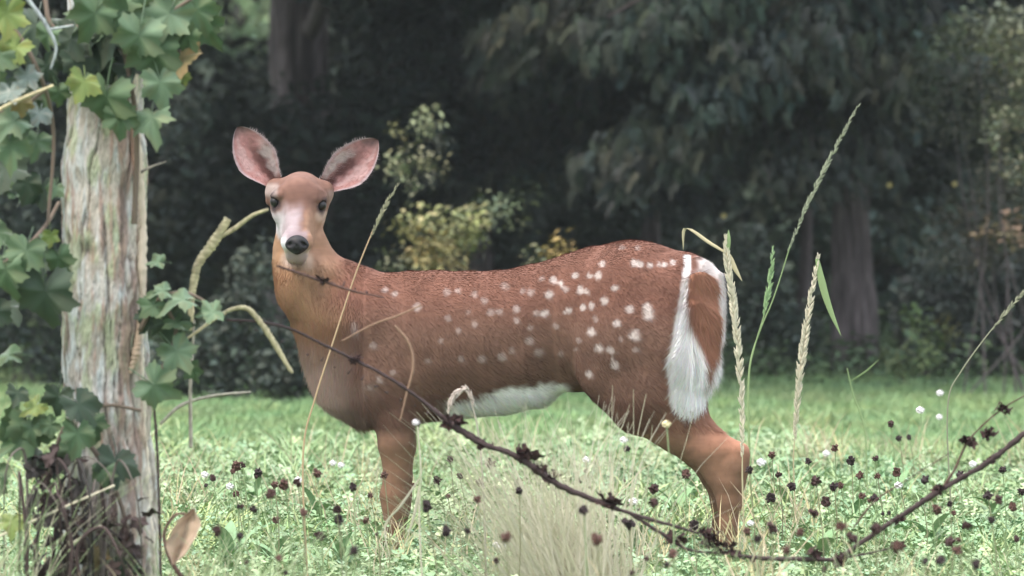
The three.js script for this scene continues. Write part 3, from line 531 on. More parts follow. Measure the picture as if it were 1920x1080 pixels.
  const blend = (c, d, t) => { c[0] = mix(c[0], d[0], t); c[1] = mix(c[1], d[1], t); c[2] = mix(c[2], d[2], t); };
  const WHITE = [0.76, 0.75, 0.75], BACK = [0.185, 0.082, 0.056], SIDE = [0.142, 0.076, 0.052], TAN = [0.31, 0.178, 0.1], LEG = [0.185, 0.1, 0.06];
  function coat(p) {
    const t = toT(p), l = toL(p), um = t * cy / S + U0, u = p.x / S + U0, v = HORIZON - (p.y - EYE) / S;
    const n1 = N(p.x * 14, p.y * 14, p.z * 14), n2 = N(p.x * 60, p.y * 60, p.z * 60), e = n1 * 14 + n2 * 8;
    const c = [...SIDE];
    blend(c, BACK, sstep(640, 540, v + e) * 0.9);
    blend(c, [0.15, 0.06, 0.045], 0.55 * sstep(14, 0, Math.abs(l / S) + Math.abs(e) * 0.5) * sstep(600, 500, v));          // line along the spine
    blend(c, TAN, sstep(690, 590, um + e * 2 - (v - 560) * 0.25) * sstep(730, 590, v + e * 2));                                    // neck
    blend(c, [0.46, 0.35, 0.3], 0.9 * sstep(705, 590, u + e * 2) * sstep(610, 700, v + e) * sstep(810, 780, v));               // brisket
    blend(c, [0.38, 0.22, 0.13], 0.6 * sstep(548, 528, u + e * 0.6) * sstep(480, 520, v));                                      // pale front of neck
    blend(c, LEG, sstep(790, 850, v + e) * sstep(900, 800, um));
    blend(c, LEG, sstep(730, 830, v + e) * sstep(1000, 1150, um));
    blend(c, [0.16, 0.085, 0.05], 0.6 * sstep(0.2, 0.5, n1 + n2 * 0.5) * sstep(860, 900, v) * sstep(1200, 1300, um));
    blend(c, WHITE, sstep(-6, 8, v - mix(748, 718, sstep(860, 1040, um)) + e * 0.8) * sstep(835, 860, um + e) * sstep(1085, 1060, um + e) * sstep(830, 810, v));  // belly
    blend(c, [0.5, 0.4, 0.33], 0.7 * sstep(0.0, -0.03, l - (v > 800 ? Math.sign(l) * 0.06 : -9)) * sstep(780, 830, v));   // pale inner legs
    // spots on both flanks
    if (v < 740 && um > 640) for (const [su, sv, r, k = 0.95] of SPOTS) { const f = l > 0 ? um - near * 0 : um, dd = Math.hypot((u - su) * (l > -0.03 ? 1 : 0) + (l > -0.03 ? 0 : f - su - 15), v - sv) + n2 * 3.5 + N(p.x * 120, p.y * 120, p.z * 120) * 3; if (dd < r * 1.3) blend(c, [0.6, 0.53, 0.5], (k > 0.85 ? 0.8 : k * 0.6) * sstep(r * 1.2, r * 0.3, dd)); }
    // tail
    const ta = p.clone().sub(JT).dot(TS) / S, tdep = p.clone().sub(JT).dot(TN) / S;
    if (um > 1235 && v < 800 && v > 484 && isTail(p)) {
      const cb = [0.24, 0.108, 0.064]; c[0] = cb[0]; c[1] = cb[1]; c[2] = cb[2];
      const wl = 19 - 29 * sstep(590, 725, v), wr = 41 - 6 * sstep(545, 570, v) - 36 * sstep(620, 720, v), tv = ta * TS.x;
      blend(c, WHITE, Math.max(sstep(-4, 6, -tv - wl + e * 0.5), sstep(-4, 6, tv - wr + e * 0.5) * sstep(540, 570, v + e)));
      blend(c, WHITE, sstep(708, 735, v + e)); if (tdep < -10 && v > 570) blend(c, WHITE, 1);
    } else {
      blend(c, WHITE, sstep(1310, 1330, um + e) * sstep(700, 660, v) * 0.6);
      blend(c, [0.42, 0.2, 0.13], 0.7 * sstep(1270, 1300, u + e) * sstep(745, 775, v) * sstep(860, 820, v));
    }
    if (v > 476 && v < 640 && u > 1240 && l > -0.03) blend(c, WHITE, 0.95 * sstep(10, 4, Math.abs(u - mix(1285, 1266, (v - 480) / 130) + e * 0.35)) * sstep(640, 610, v));   // white line beside the tail
    // face: light from the left painted in, pale left half and browner right
    const hd = p.z > hz - 52 * S && v < 515 && u < 640 && u > 480;
    if (hd && (v < 505 || p.z > hz + 40 * S)) {
      const hx = u - 559 - (v - 400) * -0.03, zz = (p.z - hz) / S, k = sstep(514, 478, v + e * 0.6) * sstep(0, 34, zz + e * 0.6 - mix(-56, 20, sstep(415, 470, v)));
      const f = [0.19, 0.1, 0.074];
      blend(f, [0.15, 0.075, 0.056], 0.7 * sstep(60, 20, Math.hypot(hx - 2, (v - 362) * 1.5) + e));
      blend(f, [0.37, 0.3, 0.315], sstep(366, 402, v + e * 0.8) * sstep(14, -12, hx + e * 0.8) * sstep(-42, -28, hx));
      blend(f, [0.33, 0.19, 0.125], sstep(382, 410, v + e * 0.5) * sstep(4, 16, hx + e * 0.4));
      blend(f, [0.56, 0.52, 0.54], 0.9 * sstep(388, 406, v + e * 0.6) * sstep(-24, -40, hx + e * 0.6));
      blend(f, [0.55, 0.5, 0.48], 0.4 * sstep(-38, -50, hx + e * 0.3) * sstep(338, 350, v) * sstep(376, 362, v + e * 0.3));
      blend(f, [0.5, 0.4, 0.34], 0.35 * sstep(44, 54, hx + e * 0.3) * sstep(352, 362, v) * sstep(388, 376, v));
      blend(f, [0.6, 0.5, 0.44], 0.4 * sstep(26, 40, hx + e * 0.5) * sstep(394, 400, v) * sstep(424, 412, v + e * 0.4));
      blend(f, [0.7, 0.68, 0.71], sstep(442, 458, v + e * 0.4) * sstep(14, 4, hx + e * 0.3));
      blend(f, [0.6, 0.47, 0.38], sstep(462, 476, v + e * 0.3) * sstep(34, 22, hx) * sstep(36, 56, zz));
      blend(f, [0.28, 0.22, 0.24], 0.8 * sstep(428, 438, v) * sstep(24, 16, Math.abs(hx + 1) + e * 0.2) * sstep(60, 75, zz));      // grey sheen painted above the nose
      for (const ey of EYES) { const r = p.distanceTo(ey) / S; blend(f, [0.05, 0.03, 0.03], sstep(25, 13, r + e * 0.35 + (p.y > ey.y ? 3 : 0))); }
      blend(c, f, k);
    }
    if (v > 1054) blend(c, [0.03, 0.025, 0.022], sstep(1054, 1062, v));
    const g = 1 + 0.16 * n2 + 0.12 * n1 + 0.12 * N(p.x * 25, p.y * 190, p.z * 25);
    return [clamp(c[0] * g, 0.01, 0.84), clamp(c[1] * g, 0.01, 0.83), clamp(c[2] * g, 0.01, 0.82)];
  }
  const JT = JZ(1310, 620, tz + 0.088), TS = V(TN.z, 0, -TN.x).normalize();
  function isTail(p) {
    let m = 9; const w = V(0, 0, 0);
    for (const b of tailBones) { w.copy(p).sub(b.a); const h = clamp(w.dot(b.ab) / b.ab.lengthSq()); w.addScaledVector(b.ab, -h); const s = w.dot(b.ax); w.addScaledVector(b.ax, s * (b.q - 1)); m = Math.min(m, w.length() - mix(b.ra, b.rb, h)); }
    return m < 0.004 && p.clone().sub(JT).dot(TN) / S > -20;
  }
  const norm = (p) => { const a = 0.004, g = V(0, 0, 0); for (const ax of ['x', 'y', 'z']) { const o = p[ax]; p[ax] = o + a; const f = sdf(p); p[ax] = o - a; g[ax] = f - sdf(p); p[ax] = o; } return g.normalize(); };
  const n = P.length / 3, NR = new Float32Array(n * 3), CO = new Float32Array(n * 3);
  for (let i = 0; i < n; i++) { const p = V(P[i * 3], P[i * 3 + 1], P[i * 3 + 2]), g = norm(p); NR.set([g.x, g.y, g.z], i * 3); CO.set(coat(p), i * 3); }
  const body = geom(P, I, null, CO); body.setAttribute('normal', new THREE.BufferAttribute(NR, 3));
  // ears: cupped leaves with thickness
  const hairs = { P: [], C: [] };
  function hair(p, dir, len, w, c) { const s = V(dir.z + 0.3, dir.x, -dir.y).cross(dir).normalize().multiplyScalar(w / 2), e = p.clone().addScaledVector(dir, len); hairs.P.push(p.x - s.x, p.y - s.y, p.z - s.z, p.x + s.x, p.y + s.y, p.z + s.z, e.x, e.y, e.z); for (let k = 0; k < 3; k++) hairs.C.push(...c); }
  const RH = rng(500);
  function ear(root, tip, upV, width, bulge) {
    const nu = 26, nv = 34, PP = [], II = [], CC = [], ax = tip.clone().sub(root), L = ax.length(); ax.normalize();
    const side = upV.clone().addScaledVector(ax, -upV.dot(ax)).normalize(), nrm = ax.clone().cross(side).normalize(); if (nrm.z < 0) nrm.negate();
    const prof = t => t < 0.48 ? mix(0.34, 1, sstep(-0.03, 0.48, t)) : Math.max(0.002, Math.pow(1 - ((t - 0.48) / 0.52) ** 1.9, 0.72));
    const put = (t, s, back) => {
      const w = width * prof(t), cup = (1 - t * 0.6) * width * 0.5, asym = bulge * width * Math.sin(Math.PI * t);
      const p = root.clone().addScaledVector(ax, L * t).addScaledVector(side, w * s + asym).addScaledVector(nrm, cup * (s * s - 0.75) * (0.5 + 0.5 * Math.sin(Math.PI * t)) - 0.012 * t * 1.2);
      if (back) p.addScaledVector(nrm, -0.0045 * (1 - Math.abs(s) ** 4)); return p;
    };
    for (const back of [false, true]) for (let j = 0; j <= nv; j++) for (let i = 0; i <= nu; i++) {
      const t = j / nv, s = i / nu * 2 - 1, p = put(t, s, back); PP.push(p.x, p.y, p.z);
      const a = N(p.x * 50, p.y * 50, p.z * 50), b = N(p.x * 130, p.y * 130, p.z * 130);
      let c;
      if (back) c = [0.19, 0.1, 0.08];
      else {
        c = [0.42, 0.215, 0.2];                                          // pink skin
        blend(c, [0.13, 0.05, 0.045], sstep(0.45, 0.1, Math.abs(s * Math.sign(bulge) + 0.12) + a * 0.3) * sstep(0.95, 0.4, t));
        blend(c, [0.52, 0.33, 0.32], sstep(0.42, 0.15, Math.abs(s * Math.sign(bulge) - 0.5) + Math.abs(t - 0.55) * 0.8 + a * 0.3));
        blend(c, [0.6, 0.52, 0.5], 0.85 * sstep(0.35, 0.12, Math.abs(s * Math.sign(bulge) + 0.62) + a * 0.25) * sstep(0.05, 0.2, t) * sstep(0.75, 0.5, t));
        blend(c, [0.16, 0.1, 0.095], 0.8 * sstep(0.78, 0.95, t + a * 0.1));
      }
      blend(c, [0.46, 0.38, 0.4], 0.85 * sstep(0.84, 0.96, Math.abs(s)));
      if (t < 0.2) blend(c, [0.24, 0.12, 0.09], sstep(0.2, 0.05, t));
      CC.push(...c.map(x => x * (0.72 + 0.25 * b)));
      if (!back && t < 0.8 && RH() < 0.4) hair(p, side.clone().multiplyScalar((RH() - 0.5) * 1.4).addScaledVector(ax, 0.8).addScaledVector(nrm, 0.35 + 0.3 * RH()).normalize(), 0.006 + RH() * 0.008, 0.0012, c);
      if (!back && t > 0.08 && t < 0.62 && s * Math.sign(bulge) < -0.35 && RH() < 0.9) hair(p, side.clone().multiplyScalar(0.5 + 0.6 * RH()).addScaledVector(ax, 0.7).addScaledVector(nrm, 0.3).normalize(), 0.012 + RH() * 0.014, 0.0012, [0.6, 0.52, 0.5]);
      if (!back && Math.abs(s) > 0.9 && t < 0.9 && RH() < 0.8) hair(p, side.clone().multiplyScalar(Math.sign(s)).addScaledVector(ax, 0.6).normalize(), 0.005 + RH() * 0.005, 0.001, [0.5, 0.42, 0.42]);
    }
    const m = (nu + 1) * (nv + 1);
    for (let b = 0; b < 2; b++) for (let j = 0; j < nv; j++) for (let i = 0; i < nu; i++) { const a = b * m + j * (nu + 1) + i; II.push(a, a + 1, a + nu + 2, a, a + nu + 2, a + nu + 1); }
    return geom(PP, II, null, CC);
  }
  const earL = ear(Hd(521, 350, -26), Hd(444, 237, -34), V(-1, -0.55, 0), 39 * S, 0.1);
  const earR = ear(Hd(600, 356, -26), Hd(709, 261, -36), V(0.55, -1, 0), 39 * S, 0.1);
  const deer = thing('deer', 'spotted white-tailed fawn standing side-on in the meadow, head turned, ears spread', 'deer', PIV);
  const all = mergeGeometries([body, earL, earR]); all.translate(PIV.x, PIV.y, PIV.z);
  const coatMat = std(0xffffff, { vertexColors: true, roughness: 0.92, side: THREE.DoubleSide });
  part('body', all, coatMat, deer);
  // short lying coat
  for (let f = 0; f < I.length; f += 3) {
    const ids = [I[f], I[f + 1], I[f + 2]]; const reps = RH() < 0.25 ? 2 : 1;
    for (let r = 0; r < reps; r++) {
      const i = ids[0], w1 = RH(), w2 = RH() * (1 - w1), w0 = 1 - w1 - w2, mixv = (A, o) => A[ids[0] * 3 + o] * w0 + A[ids[1] * 3 + o] * w1 + A[ids[2] * 3 + o] * w2;
      const p = V(mixv(P, 0), mixv(P, 1), mixv(P, 2)), nn = V(NR[i * 3], NR[i * 3 + 1], NR[i * 3 + 2]), c = [0, 1, 2].map(o => mixv(CO, o) * (0.9 + 0.22 * RH()));
      const v = HORIZON - (p.y - EYE) / S, u = p.x / S + U0; let flow = V(0.8, -0.55, 0.25), len = 0.013, lift = 0.32;
      if (v + 40 * (RH() - 0.5) < 500 && u < 640) { flow = V((u - 559) / 60, 0.5, -1); len = 0.007; lift = 0.25; if (v > 440) { flow.set((u - 559) / 40, -0.4, -0.6); } if (EYES.some(e => e.distanceTo(p) < 0.021)) continue; if (NOSE0.distanceTo(p) < 0.03) continue; }
      else if (v > 800) { flow = V(0.05, -1, 0); len = 0.009; lift = 0.22; }
      else if (u < 680) { flow = V(0.3, -1, 0); len = v > 600 ? 0.03 : 0.017; lift = v > 600 ? 0.6 : 0.4; }
      else if (u > 1235 && isTail(p)) { flow = V((u - 1305) / 130, -1, 0); len = 0.034; lift = 0.42; flow.x += (u - 1305) / 90; }
      else if (v > 735) { len = 0.02; lift = 0.4; flow = V(0.5, -0.6, 0); }
      flow.add(V((RH() - 0.5) * 0.5, (RH() - 0.5) * 0.5, (RH() - 0.5) * 0.5)); flow.addScaledVector(nn, -flow.dot(nn)).normalize().addScaledVector(nn, lift * 0.62 * (0.4 + RH())).normalize();
      hair(p.addScaledVector(nn, -0.001), flow, len * (0.6 + 0.7 * RH()), 0.0012, c);
    }
  }
  const fur = geom(hairs.P, null, null, hairs.C); fur.translate(PIV.x, PIV.y, PIV.z);
  const fm = part('fur', fur, coatMat, deer); fm.userData.kind = 'stuff';
  // nose with nostrils, eyes
  const ng = new THREE.SphereGeometry(1, 36, 26), np = ng.attributes.position;
  for (let i = 0; i < np.count; i++) {
    let x = np.getX(i), y = np.getY(i), z = np.getZ(i);
    const taper = y < 0 ? 1 - 0.42 * y * y : 1 - 0.1 * y, nost = Math.exp(-(((Math.abs(x) - 0.58) / 0.2) ** 2 + ((y - 0.05 + (Math.abs(x) - 0.58) * 0.5) / 0.2) ** 2)) * (z > 0 ? 1 : 0), groove = Math.exp(-((x / 0.07) ** 2)) * (y < 0.1 && z > 0 ? 0.14 : 0);
    z -= nost * 0.5 + groove; np.setXYZ(i, NOSE.x + PIV.x + x * taper * 22.5 * S, NOSE.y + PIV.y + y * 18.5 * S, NOSE.z + PIV.z + z * 17 * S);
  }
  ng.computeVertexNormals();
  part('nose', ng, new THREE.MeshPhysicalMaterial({ color: C(0.007, 0.006, 0.008), roughness: 0.62 }), deer);
  for (const e of EYES) { const g = new THREE.SphereGeometry(0.0128, 24, 18); g.translate(e.x + PIV.x, e.y + PIV.y, e.z + PIV.z); part('eye', g, new THREE.MeshPhysicalMaterial({ color: C(0.008, 0.006, 0.006), roughness: 0.45 }), deer); }

}
// ------------------------------------------------------------------ fence post
const PD = 11.5, PS = K * PD;
{
  const base = px(203, 1000, PD); base.y = 0;
  const t = thing('fence_post', 'weathered pale grey wooden fence post wrapped in vine leaves', 'post', base);
  const axis = y => { const v = HORIZON - (y - EYE) / PS; return [px(mix(196, 206, sstep(640, 900, v)), 400, PD).x, mix(76, 80, sstep(200, 700, v)) * PS * (1 + 0.16 * sstep(760, 1080, v)) * (1 - 0.1 * sstep(330, 200, v) + 0.03 * sstep(0.2, 0.5, N(0, y * 7, 9))), v]; };
  const nv = 380, nt = 190, top = 1.5, P = [], I = [], CO = [];
  for (let j = 0; j <= nv; j++) for (let i = 0; i < nt; i++) {
    const th = i / nt * 6.2832, c = Math.cos(th), s = Math.sin(th), rag = 0.05 * N(c * 2.2, s * 2.2, 4) + 0.03 * N(c * 7, s * 7, 1), y = (top + rag) * j / nv - 0.15 * (1 - j / nv), [x0, r0, v] = axis(y);
    const wig = 0.7 * N(c * 1.5, s * 1.5, y * 5) + 0.25 * N(c * 4, s * 4, y * 16);
    const fib = N(c * 6 + wig, s * 6, y * 9), fine = N(c * 18 + wig * 2, s * 18, y * 40), grain = N(c * 45, s * 45, y * 110) + 0.8 * N(c * 16, s * 16, y * 170), lump = N(c * 1.6, s * 1.6, y * 6 + 3) + 0.7 * N(c * 3, s * 3, y * 18), crack = sstep(0.07, 0.02, Math.abs(N(c * 3.2 + wig, s * 3.2, y * 2.6 + 8)));
    const knot = Math.exp(-(((x0 + c * r0 - px(166, 470, PD).x) / (13 * PS)) ** 2 + ((v - 470) / 15) ** 2)) * (s > 0 ? 1 : 0);
    const r = r0 * (1 + 0.08 * lump + 0.05 * fib + 0.032 * fine + 0.014 * grain - 0.07 * crack - 0.12 * knot);
    P.push(x0 + c * r, y, -PD + s * r);
    const u = 960 + (x0 + c * r) / PS, k = [0.36, 0.33, 0.285];
    const bl = (d, f) => { for (let m = 0; m < 3; m++) k[m] = mix(k[m], d[m], clamp(f)); };
    bl([0.47, 0.45, 0.42], sstep(-0.1, 0.35, N(c * 2.5, s * 2.5, y * 12 + 20)));                  // bleached wood
    bl([0.44, 0.47, 0.47], sstep(0.0, 0.3, N(c * 5, s * 5, y * 19) + 0.5 * fine + (c < -0.4 ? 0.25 : -0.15)) * 0.8);     // pale lichen, plus the lit left side painted pale
    bl([0.29, 0.33, 0.2], sstep(0.05, 0.35, N(c * 3, s * 3, y * 13 + 50) + 0.35 * fine) * 0.75);    // green film of algae
    bl([0.25, 0.165, 0.135], sstep(0.06, 0.4, fib + 0.4 * fine + 0.35 * Math.exp(-(((th - 0.95) / 0.28) ** 2)) - 0.08) * 0.8);  // reddish inner fibres
    bl([0.62, 0.54, 0.43], Math.exp(-(((th - 0.42) / 0.17) ** 2)) * sstep(-0.2, 0.2, fine + 0.15) * 0.9);                     // fresh split wood
    bl([0.12, 0.09, 0.075], crack * 0.6 + knot * 0.8);
    const g = (1 + 0.34 * grain + 0.3 * fine) * 1.16; CO.push(...k.map(a => clamp(a * g, 0.02, 0.75)));
  }
  for (let j = 0; j < nv; j++) for (let i = 0; i < nt; i++) { const a = j * nt + i, b = j * nt + (i + 1) % nt; I.push(a, a + nt, b, b, a + nt, b + nt); }
  const cap = P.length / 3; P.push(axis(top)[0], top - 0.03, -PD); CO.push(0.2, 0.16, 0.13); for (let i = 0; i < nt; i++) I.push(nv * nt + i, cap, nv * nt + (i + 1) % nt);
  part('shaft', geom(P, I, null, CO), std(0xffffff, { vertexColors: true, roughness: 0.95 }), t);
  const sliver = (pts, r, col, seed) => { const g = tube(pts.map(([u, v, d]) => px(u, v, d)), r.map(a => a * PS), 7, 50, 0.25, seed); return tag(part('split_sliver', g, std(col, { roughness: 0.95 }), t), 'pale split sliver of wood along the post edge'); };
  sliver([[259, 250, PD - 0.045], [261, 340, PD - 0.045], [267, 420, PD - 0.04], [266, 500, PD - 0.045], [270, 572, PD - 0.045]], [3, 9, 8, 9, 3], C(0.62, 0.53, 0.42), 4);
  sliver([[246, 235, PD - 0.06], [252, 300, PD - 0.06], [256, 352, PD - 0.06]], [2, 6, 2], C(0.34, 0.22, 0.17), 5);
  sliver([[262, 590, PD - 0.05], [255, 660, PD - 0.06], [244, 700, PD - 0.065]], [3, 9, 3], C(0.5, 0.38, 0.28), 6);
}
// ------------------------------------------------------------------ wild grape vines
function grapeLeaf(seed) {                            // about 1 m across, petiole joint at the origin, tip along +y
  const R = rng(seed), R0 = R(), n = 40, P = [0, 0.05, 0], I = [], lobe = [[0, 0.62, 0.5], [1.1, 0.53, 0.5], [-1.1, 0.53, 0.5], [2.15, 0.47, 0.6], [-2.15, 0.47, 0.6]];
  const edge = a => { let r = 0.36 + 0.05 * R0; for (const [c, l, w] of lobe) r = Math.max(r, l * Math.exp(-(((a - c) / w) ** 2) * 0.8)); return r * (1 - 0.75 * Math.exp(-(((Math.abs(a) - 3.1416) / 0.3) ** 2))); };
  const bend = 0.35 + 0.6 * R(), fold = 0.1 + 0.35 * R(), cur = 0.12 * R();
  const put = (a, f, saw) => { const r = edge(a) * f * (saw ?? 1), x = Math.sin(a) * r, y = Math.cos(a) * r; P.push(x, y + 0.05, fold * Math.abs(x) - bend * y * y - bend * 0.6 * x * x + 0.06 * Math.sin(a * 5 + seed) * f + cur * Math.sin(a * 2 + seed * 2) * f); };
  for (let i = 0; i < n; i++) put((i + 0.5) / n * 6.2832 - 3.1416, 0.55);
  for (let i = 0; i < n; i++) put((i + 0.5) / n * 6.2832 - 3.1416, 1, i % 2 ? 0.9 + 0.05 * R() : 1.02 + 0.07 * R());
  for (let i = 0; i < n; i++) { const a = 1 + i, b = 1 + (i + 1) % n, c = a + n, d = b + n; if (i < n - 1) I.push(0, b, a, a, b, d, a, d, c); }
  const g = paint(geom(P, I), (x, y) => { const a = Math.atan2(x, y - 0.05), r = Math.hypot(x, y - 0.05); let vein = 0; for (const [c] of lobe) vein = Math.max(vein, sstep(0.12, 0.02, Math.abs(a - c))); const k = 1 + 0.35 * N(x * 7, y * 7, seed) + 0.1 * vein; const e = 0.25 * sstep(0.35, 0.6, N(x * 5, y * 5, seed + 9) + r); return [k * (1 + e), k, k * (1 - 0.4 * e)]; }), pt = tube([V(0, 0.05, 0), V(0.02, -0.25, -0.05), V(0.05, -0.55, -0.2)], [0.014, 0.012], 4, 4);
  return mergeGeometries([g, whiten(pt)]);
}
const GL = [1, 2, 3, 4, 5].map(grapeLeaf);
const gm0 = (r, g, b, o) => leafMat(C(r, g, b), { vertexColors: true, ...o });
const greens = { mint: gm0(0.125, 0.205, 0.115), mid: gm0(0.075, 0.14, 0.062), dark: gm0(0.035, 0.066, 0.036), lime: gm0(0.17, 0.24, 0.06), turn: gm0(0.2, 0.17, 0.07), brown: gm0(0.1, 0.065, 0.04), ice: gm0(0.13, 0.18, 0.15, { roughness: 0.4 }) };  // pale-to-dark tones paint in leaf light and shade, the bluish one glare
const vineBark = std(C(0.17, 0.13, 0.1), { roughness: 0.95 });
function vine(label, stems, leaves, seed, extra = [], group) {
  const f = px(stems[0][0][0], stems[0][0][1], stems[0][0][2] ?? PD), base = V(f.x, 0, f.z), t = thing('grape_vine', label, 'vine', base, group), R = rng(seed);
  for (const s of stems) part('stem', tube(s.map(([u, v, d = PD - 0.1]) => px(u, v, d)), [0.006, 0.0035], 6, s.length * 6, 0.15, seed), vineBark, t);
  for (const [u0, u1, v0, v1, n] of extra) for (let k = 0; k < n; k++) leaves.push([u0 + (u1 - u0) * R(), v0 + (v1 - v0) * R(), 50 + 60 * R(), 120 + 120 * R(), ['dark', 'dark', 'mid', 'mid', 'mint'][Math.floor(R() * 5)], PD - 0.02 - 0.1 * R(), -0.2 - 0.7 * R(), (R() - 0.5) * 1.6]);
  for (const [u, v, size, ang, tone, d = PD - 0.12, tx = -0.25, ty = 0] of leaves) {
    const m = shadow(new THREE.Mesh(GL[Math.floor(R() * 5)], greens[tone])); m.name = 'leaf';
    m.position.copy(px(u, v, d)).sub(base); const s = size * K * d; m.scale.set(s * (0.9 + 0.2 * R()), s, s);
    m.quaternion.copy(quat(tx + (R() - 0.5) * 0.9, ty + (R() - 0.5) * 1.1, 0)).multiply(new THREE.Quaternion().setFromAxisAngle(V(0, 0, 1), ang * Math.PI / 180 + (R() - 0.5) * 0.3)); t.add(m);
  }
  return t;
}
vine('leafy grape vine crowning the top of the weathered fence post', [[[252, 420, PD - 0.08], [256, 250, PD - 0.1], [238, 120, PD - 0.12], [200, 10, PD - 0.1], [170, -60, PD - 0.1]], [[238, 120, PD - 0.12], [300, 40, PD - 0.14], [370, -10, PD - 0.16]], [[80, -40, PD - 0.1], [100, 50, PD - 0.13], [138, 48, PD - 0.13]]], [
  [290, 90, 120, 175, 'mid', PD - 0.16], [285, 215, 92, 190, 'mint', PD - 0.16], [200, 175, 118, 165, 'mid', PD - 0.17], [158, 150, 74, 150, 'lime', PD - 0.18], [340, 105, 96, 205, 'turn', PD - 0.12], [320, 20, 110, 150, 'mint', PD - 0.15], [365, 15, 90, 215, 'mid', PD - 0.13], [215, 45, 130, 180, 'dark', PD - 0.1, -0.7], [250, 120, 120, 175, 'dark', PD - 0.08, -0.8], [175, 90, 110, 170, 'dark', PD - 0.09, -0.8], [240, 20, 120, 185, 'mid', PD - 0.16], [180, 20, 100, 165, 'mid', PD - 0.18], [225, 215, 74, 185, 'mid', PD - 0.17], [300, 150, 90, 190, 'mint', PD - 0.17], [262, 60, 110, 160, 'mint', PD - 0.19], [130, 60, 90, 160, 'dark', PD - 0.05], [350, 65, 60, 220, 'mid', PD - 0.14], [140, 110, 80, 190, 'dark', PD - 0.12], [200, -20, 130, 180, 'mid', PD - 0.15], [310, -20, 130, 180, 'mid', PD - 0.12], [345, 145, 30, 200, 'lime', PD - 0.12]], 41, [[120, 380, -30, 110, 16]]);
vine('grape vine hanging in a curtain of mixed leaves beside the post top', [[[-60, 200, PD - 0.3], [20, 210, PD - 0.3], [90, 165, PD - 0.3]], [[-40, 0, PD - 0.3], [30, 60, PD - 0.3], [70, 130, PD - 0.3], [100, 240, PD - 0.2], [90, 420, PD - 0.2]]], [
  [12, 20, 90, 170, 'lime', PD - 0.35], [30, 85, 80, 160, 'lime', PD - 0.36], [-5, 100, 90, 180, 'mid', PD - 0.35], [50, 140, 60, 200, 'ice', PD - 0.35, -0.9], [20, 170, 70, 210, 'ice', PD - 0.37, -0.9], [75, 210, 60, 150, 'ice', PD - 0.3, -0.8, 0.6], [30, 225, 80, 130, 'mint', PD - 0.35, -0.6], [20, 265, 100, 190, 'mid', PD - 0.34], [70, 260, 70, 170, 'mid', PD - 0.28], [10, 310, 110, 180, 'dark', PD - 0.2], [50, 340, 70, 170, 'dark', PD - 0.15], [85, 120, 70, 200, 'dark', PD - 0.1], [70, 40, 110, 160, 'dark', PD - 0.05], [105, 350, 44, 150, 'mint', PD - 0.15], [90, 60, 60, 170, 'mid', PD - 0.2], [-20, 160, 90, 180, 'mid', PD - 0.3], [110, 170, 50, 190, 'mid', PD - 0.12], [40, 190, 50, 190, 'turn', PD - 0.38]], 42, [[-40, 80, -20, 400, 15]]);
vine('broad dark green grape leaves hanging beside the middle of the post', [[[-50, 520, PD - 0.25], [30, 480, PD - 0.25], [80, 430, PD - 0.2], [110, 380, PD - 0.1]]], [
  [85, 540, 130, 185, 'dark', PD - 0.3, -0.05], [50, 465, 96, 160, 'mid', PD - 0.3], [10, 500, 100, 180, 'mid', PD - 0.31], [110, 480, 70, 200, 'mid', PD - 0.26], [95, 440, 40, 170, 'lime', PD - 0.27], [20, 665, 70, 110, 'mid', PD - 0.2, -0.8], [-10, 580, 80, 170, 'dark', PD - 0.25], [90, 445, 36, 130, 'mint', PD - 0.26]], 43, [[-40, 80, 430, 640, 5]]);
vine('grape vine with pale leaves reaching from the post towards the deer', [[[262, 620, PD - 0.1], [300, 560, PD - 0.12], [350, 550, PD - 0.12], [420, 590, PD - 0.1]], [[300, 560, PD - 0.12], [330, 620, PD - 0.12], [300, 700, PD - 0.14]]], [
  [350, 562, 84, 100, 'mint', PD - 0.15, -0.7], [402, 585, 60, 95, 'mint', PD - 0.15, -0.6], [318, 592, 100, 185, 'dark', PD - 0.12], [328, 655, 84, 215, 'mint', PD - 0.14], [360, 690, 50, 200, 'mid', PD - 0.12], [285, 718, 96, 235, 'mint', PD - 0.2, -0.3], [298, 490, 44, 95, 'mint', PD - 0.1, -0.7], [290, 570, 60, 140, 'mid', PD - 0.14], [335, 605, 60, 120, 'mid', PD - 0.13, -0.8], [310, 545, 50, 95, 'mint', PD - 0.14, -0.8], [280, 590, 60, 160, 'dark', PD - 0.1]], 44);
vine('low grape vine leaves on the mossy foot of the fence post', [[[90, 900, PD - 0.1], [130, 790, PD - 0.14], [200, 760, PD - 0.12], [265, 770, PD - 0.12]], [[130, 790, PD - 0.14], [200, 880, PD - 0.14], [240, 1000, PD - 0.12], [245, 1120, PD - 0.1]]], [
  [145, 755, 96, 200, 'dark', PD - 0.17], [145, 808, 84, 170, 'mid', PD - 0.19], [218, 862, 96, 170, 'dark', PD - 0.15, -0.1], [195, 880, 60, 190, 'mid', PD - 0.17], [110, 740, 70, 170, 'dark', PD - 0.12], [25, 975, 60, 180, 'lime', PD - 0.3], [70, 760, 60, 140, 'lime', PD - 0.1], [235, 1062, 56, 160, 'dark', PD - 0.15], [60, 800, 60, 180, 'mid', PD - 0.1], [180, 1030, 60, 170, 'turn', PD - 0.15], [130, 840, 50, 190, 'mid', PD - 0.15], [175, 790, 60, 190, 'mid', PD - 0.12]], 45, [[-20, 130, 730, 900, 9]]);
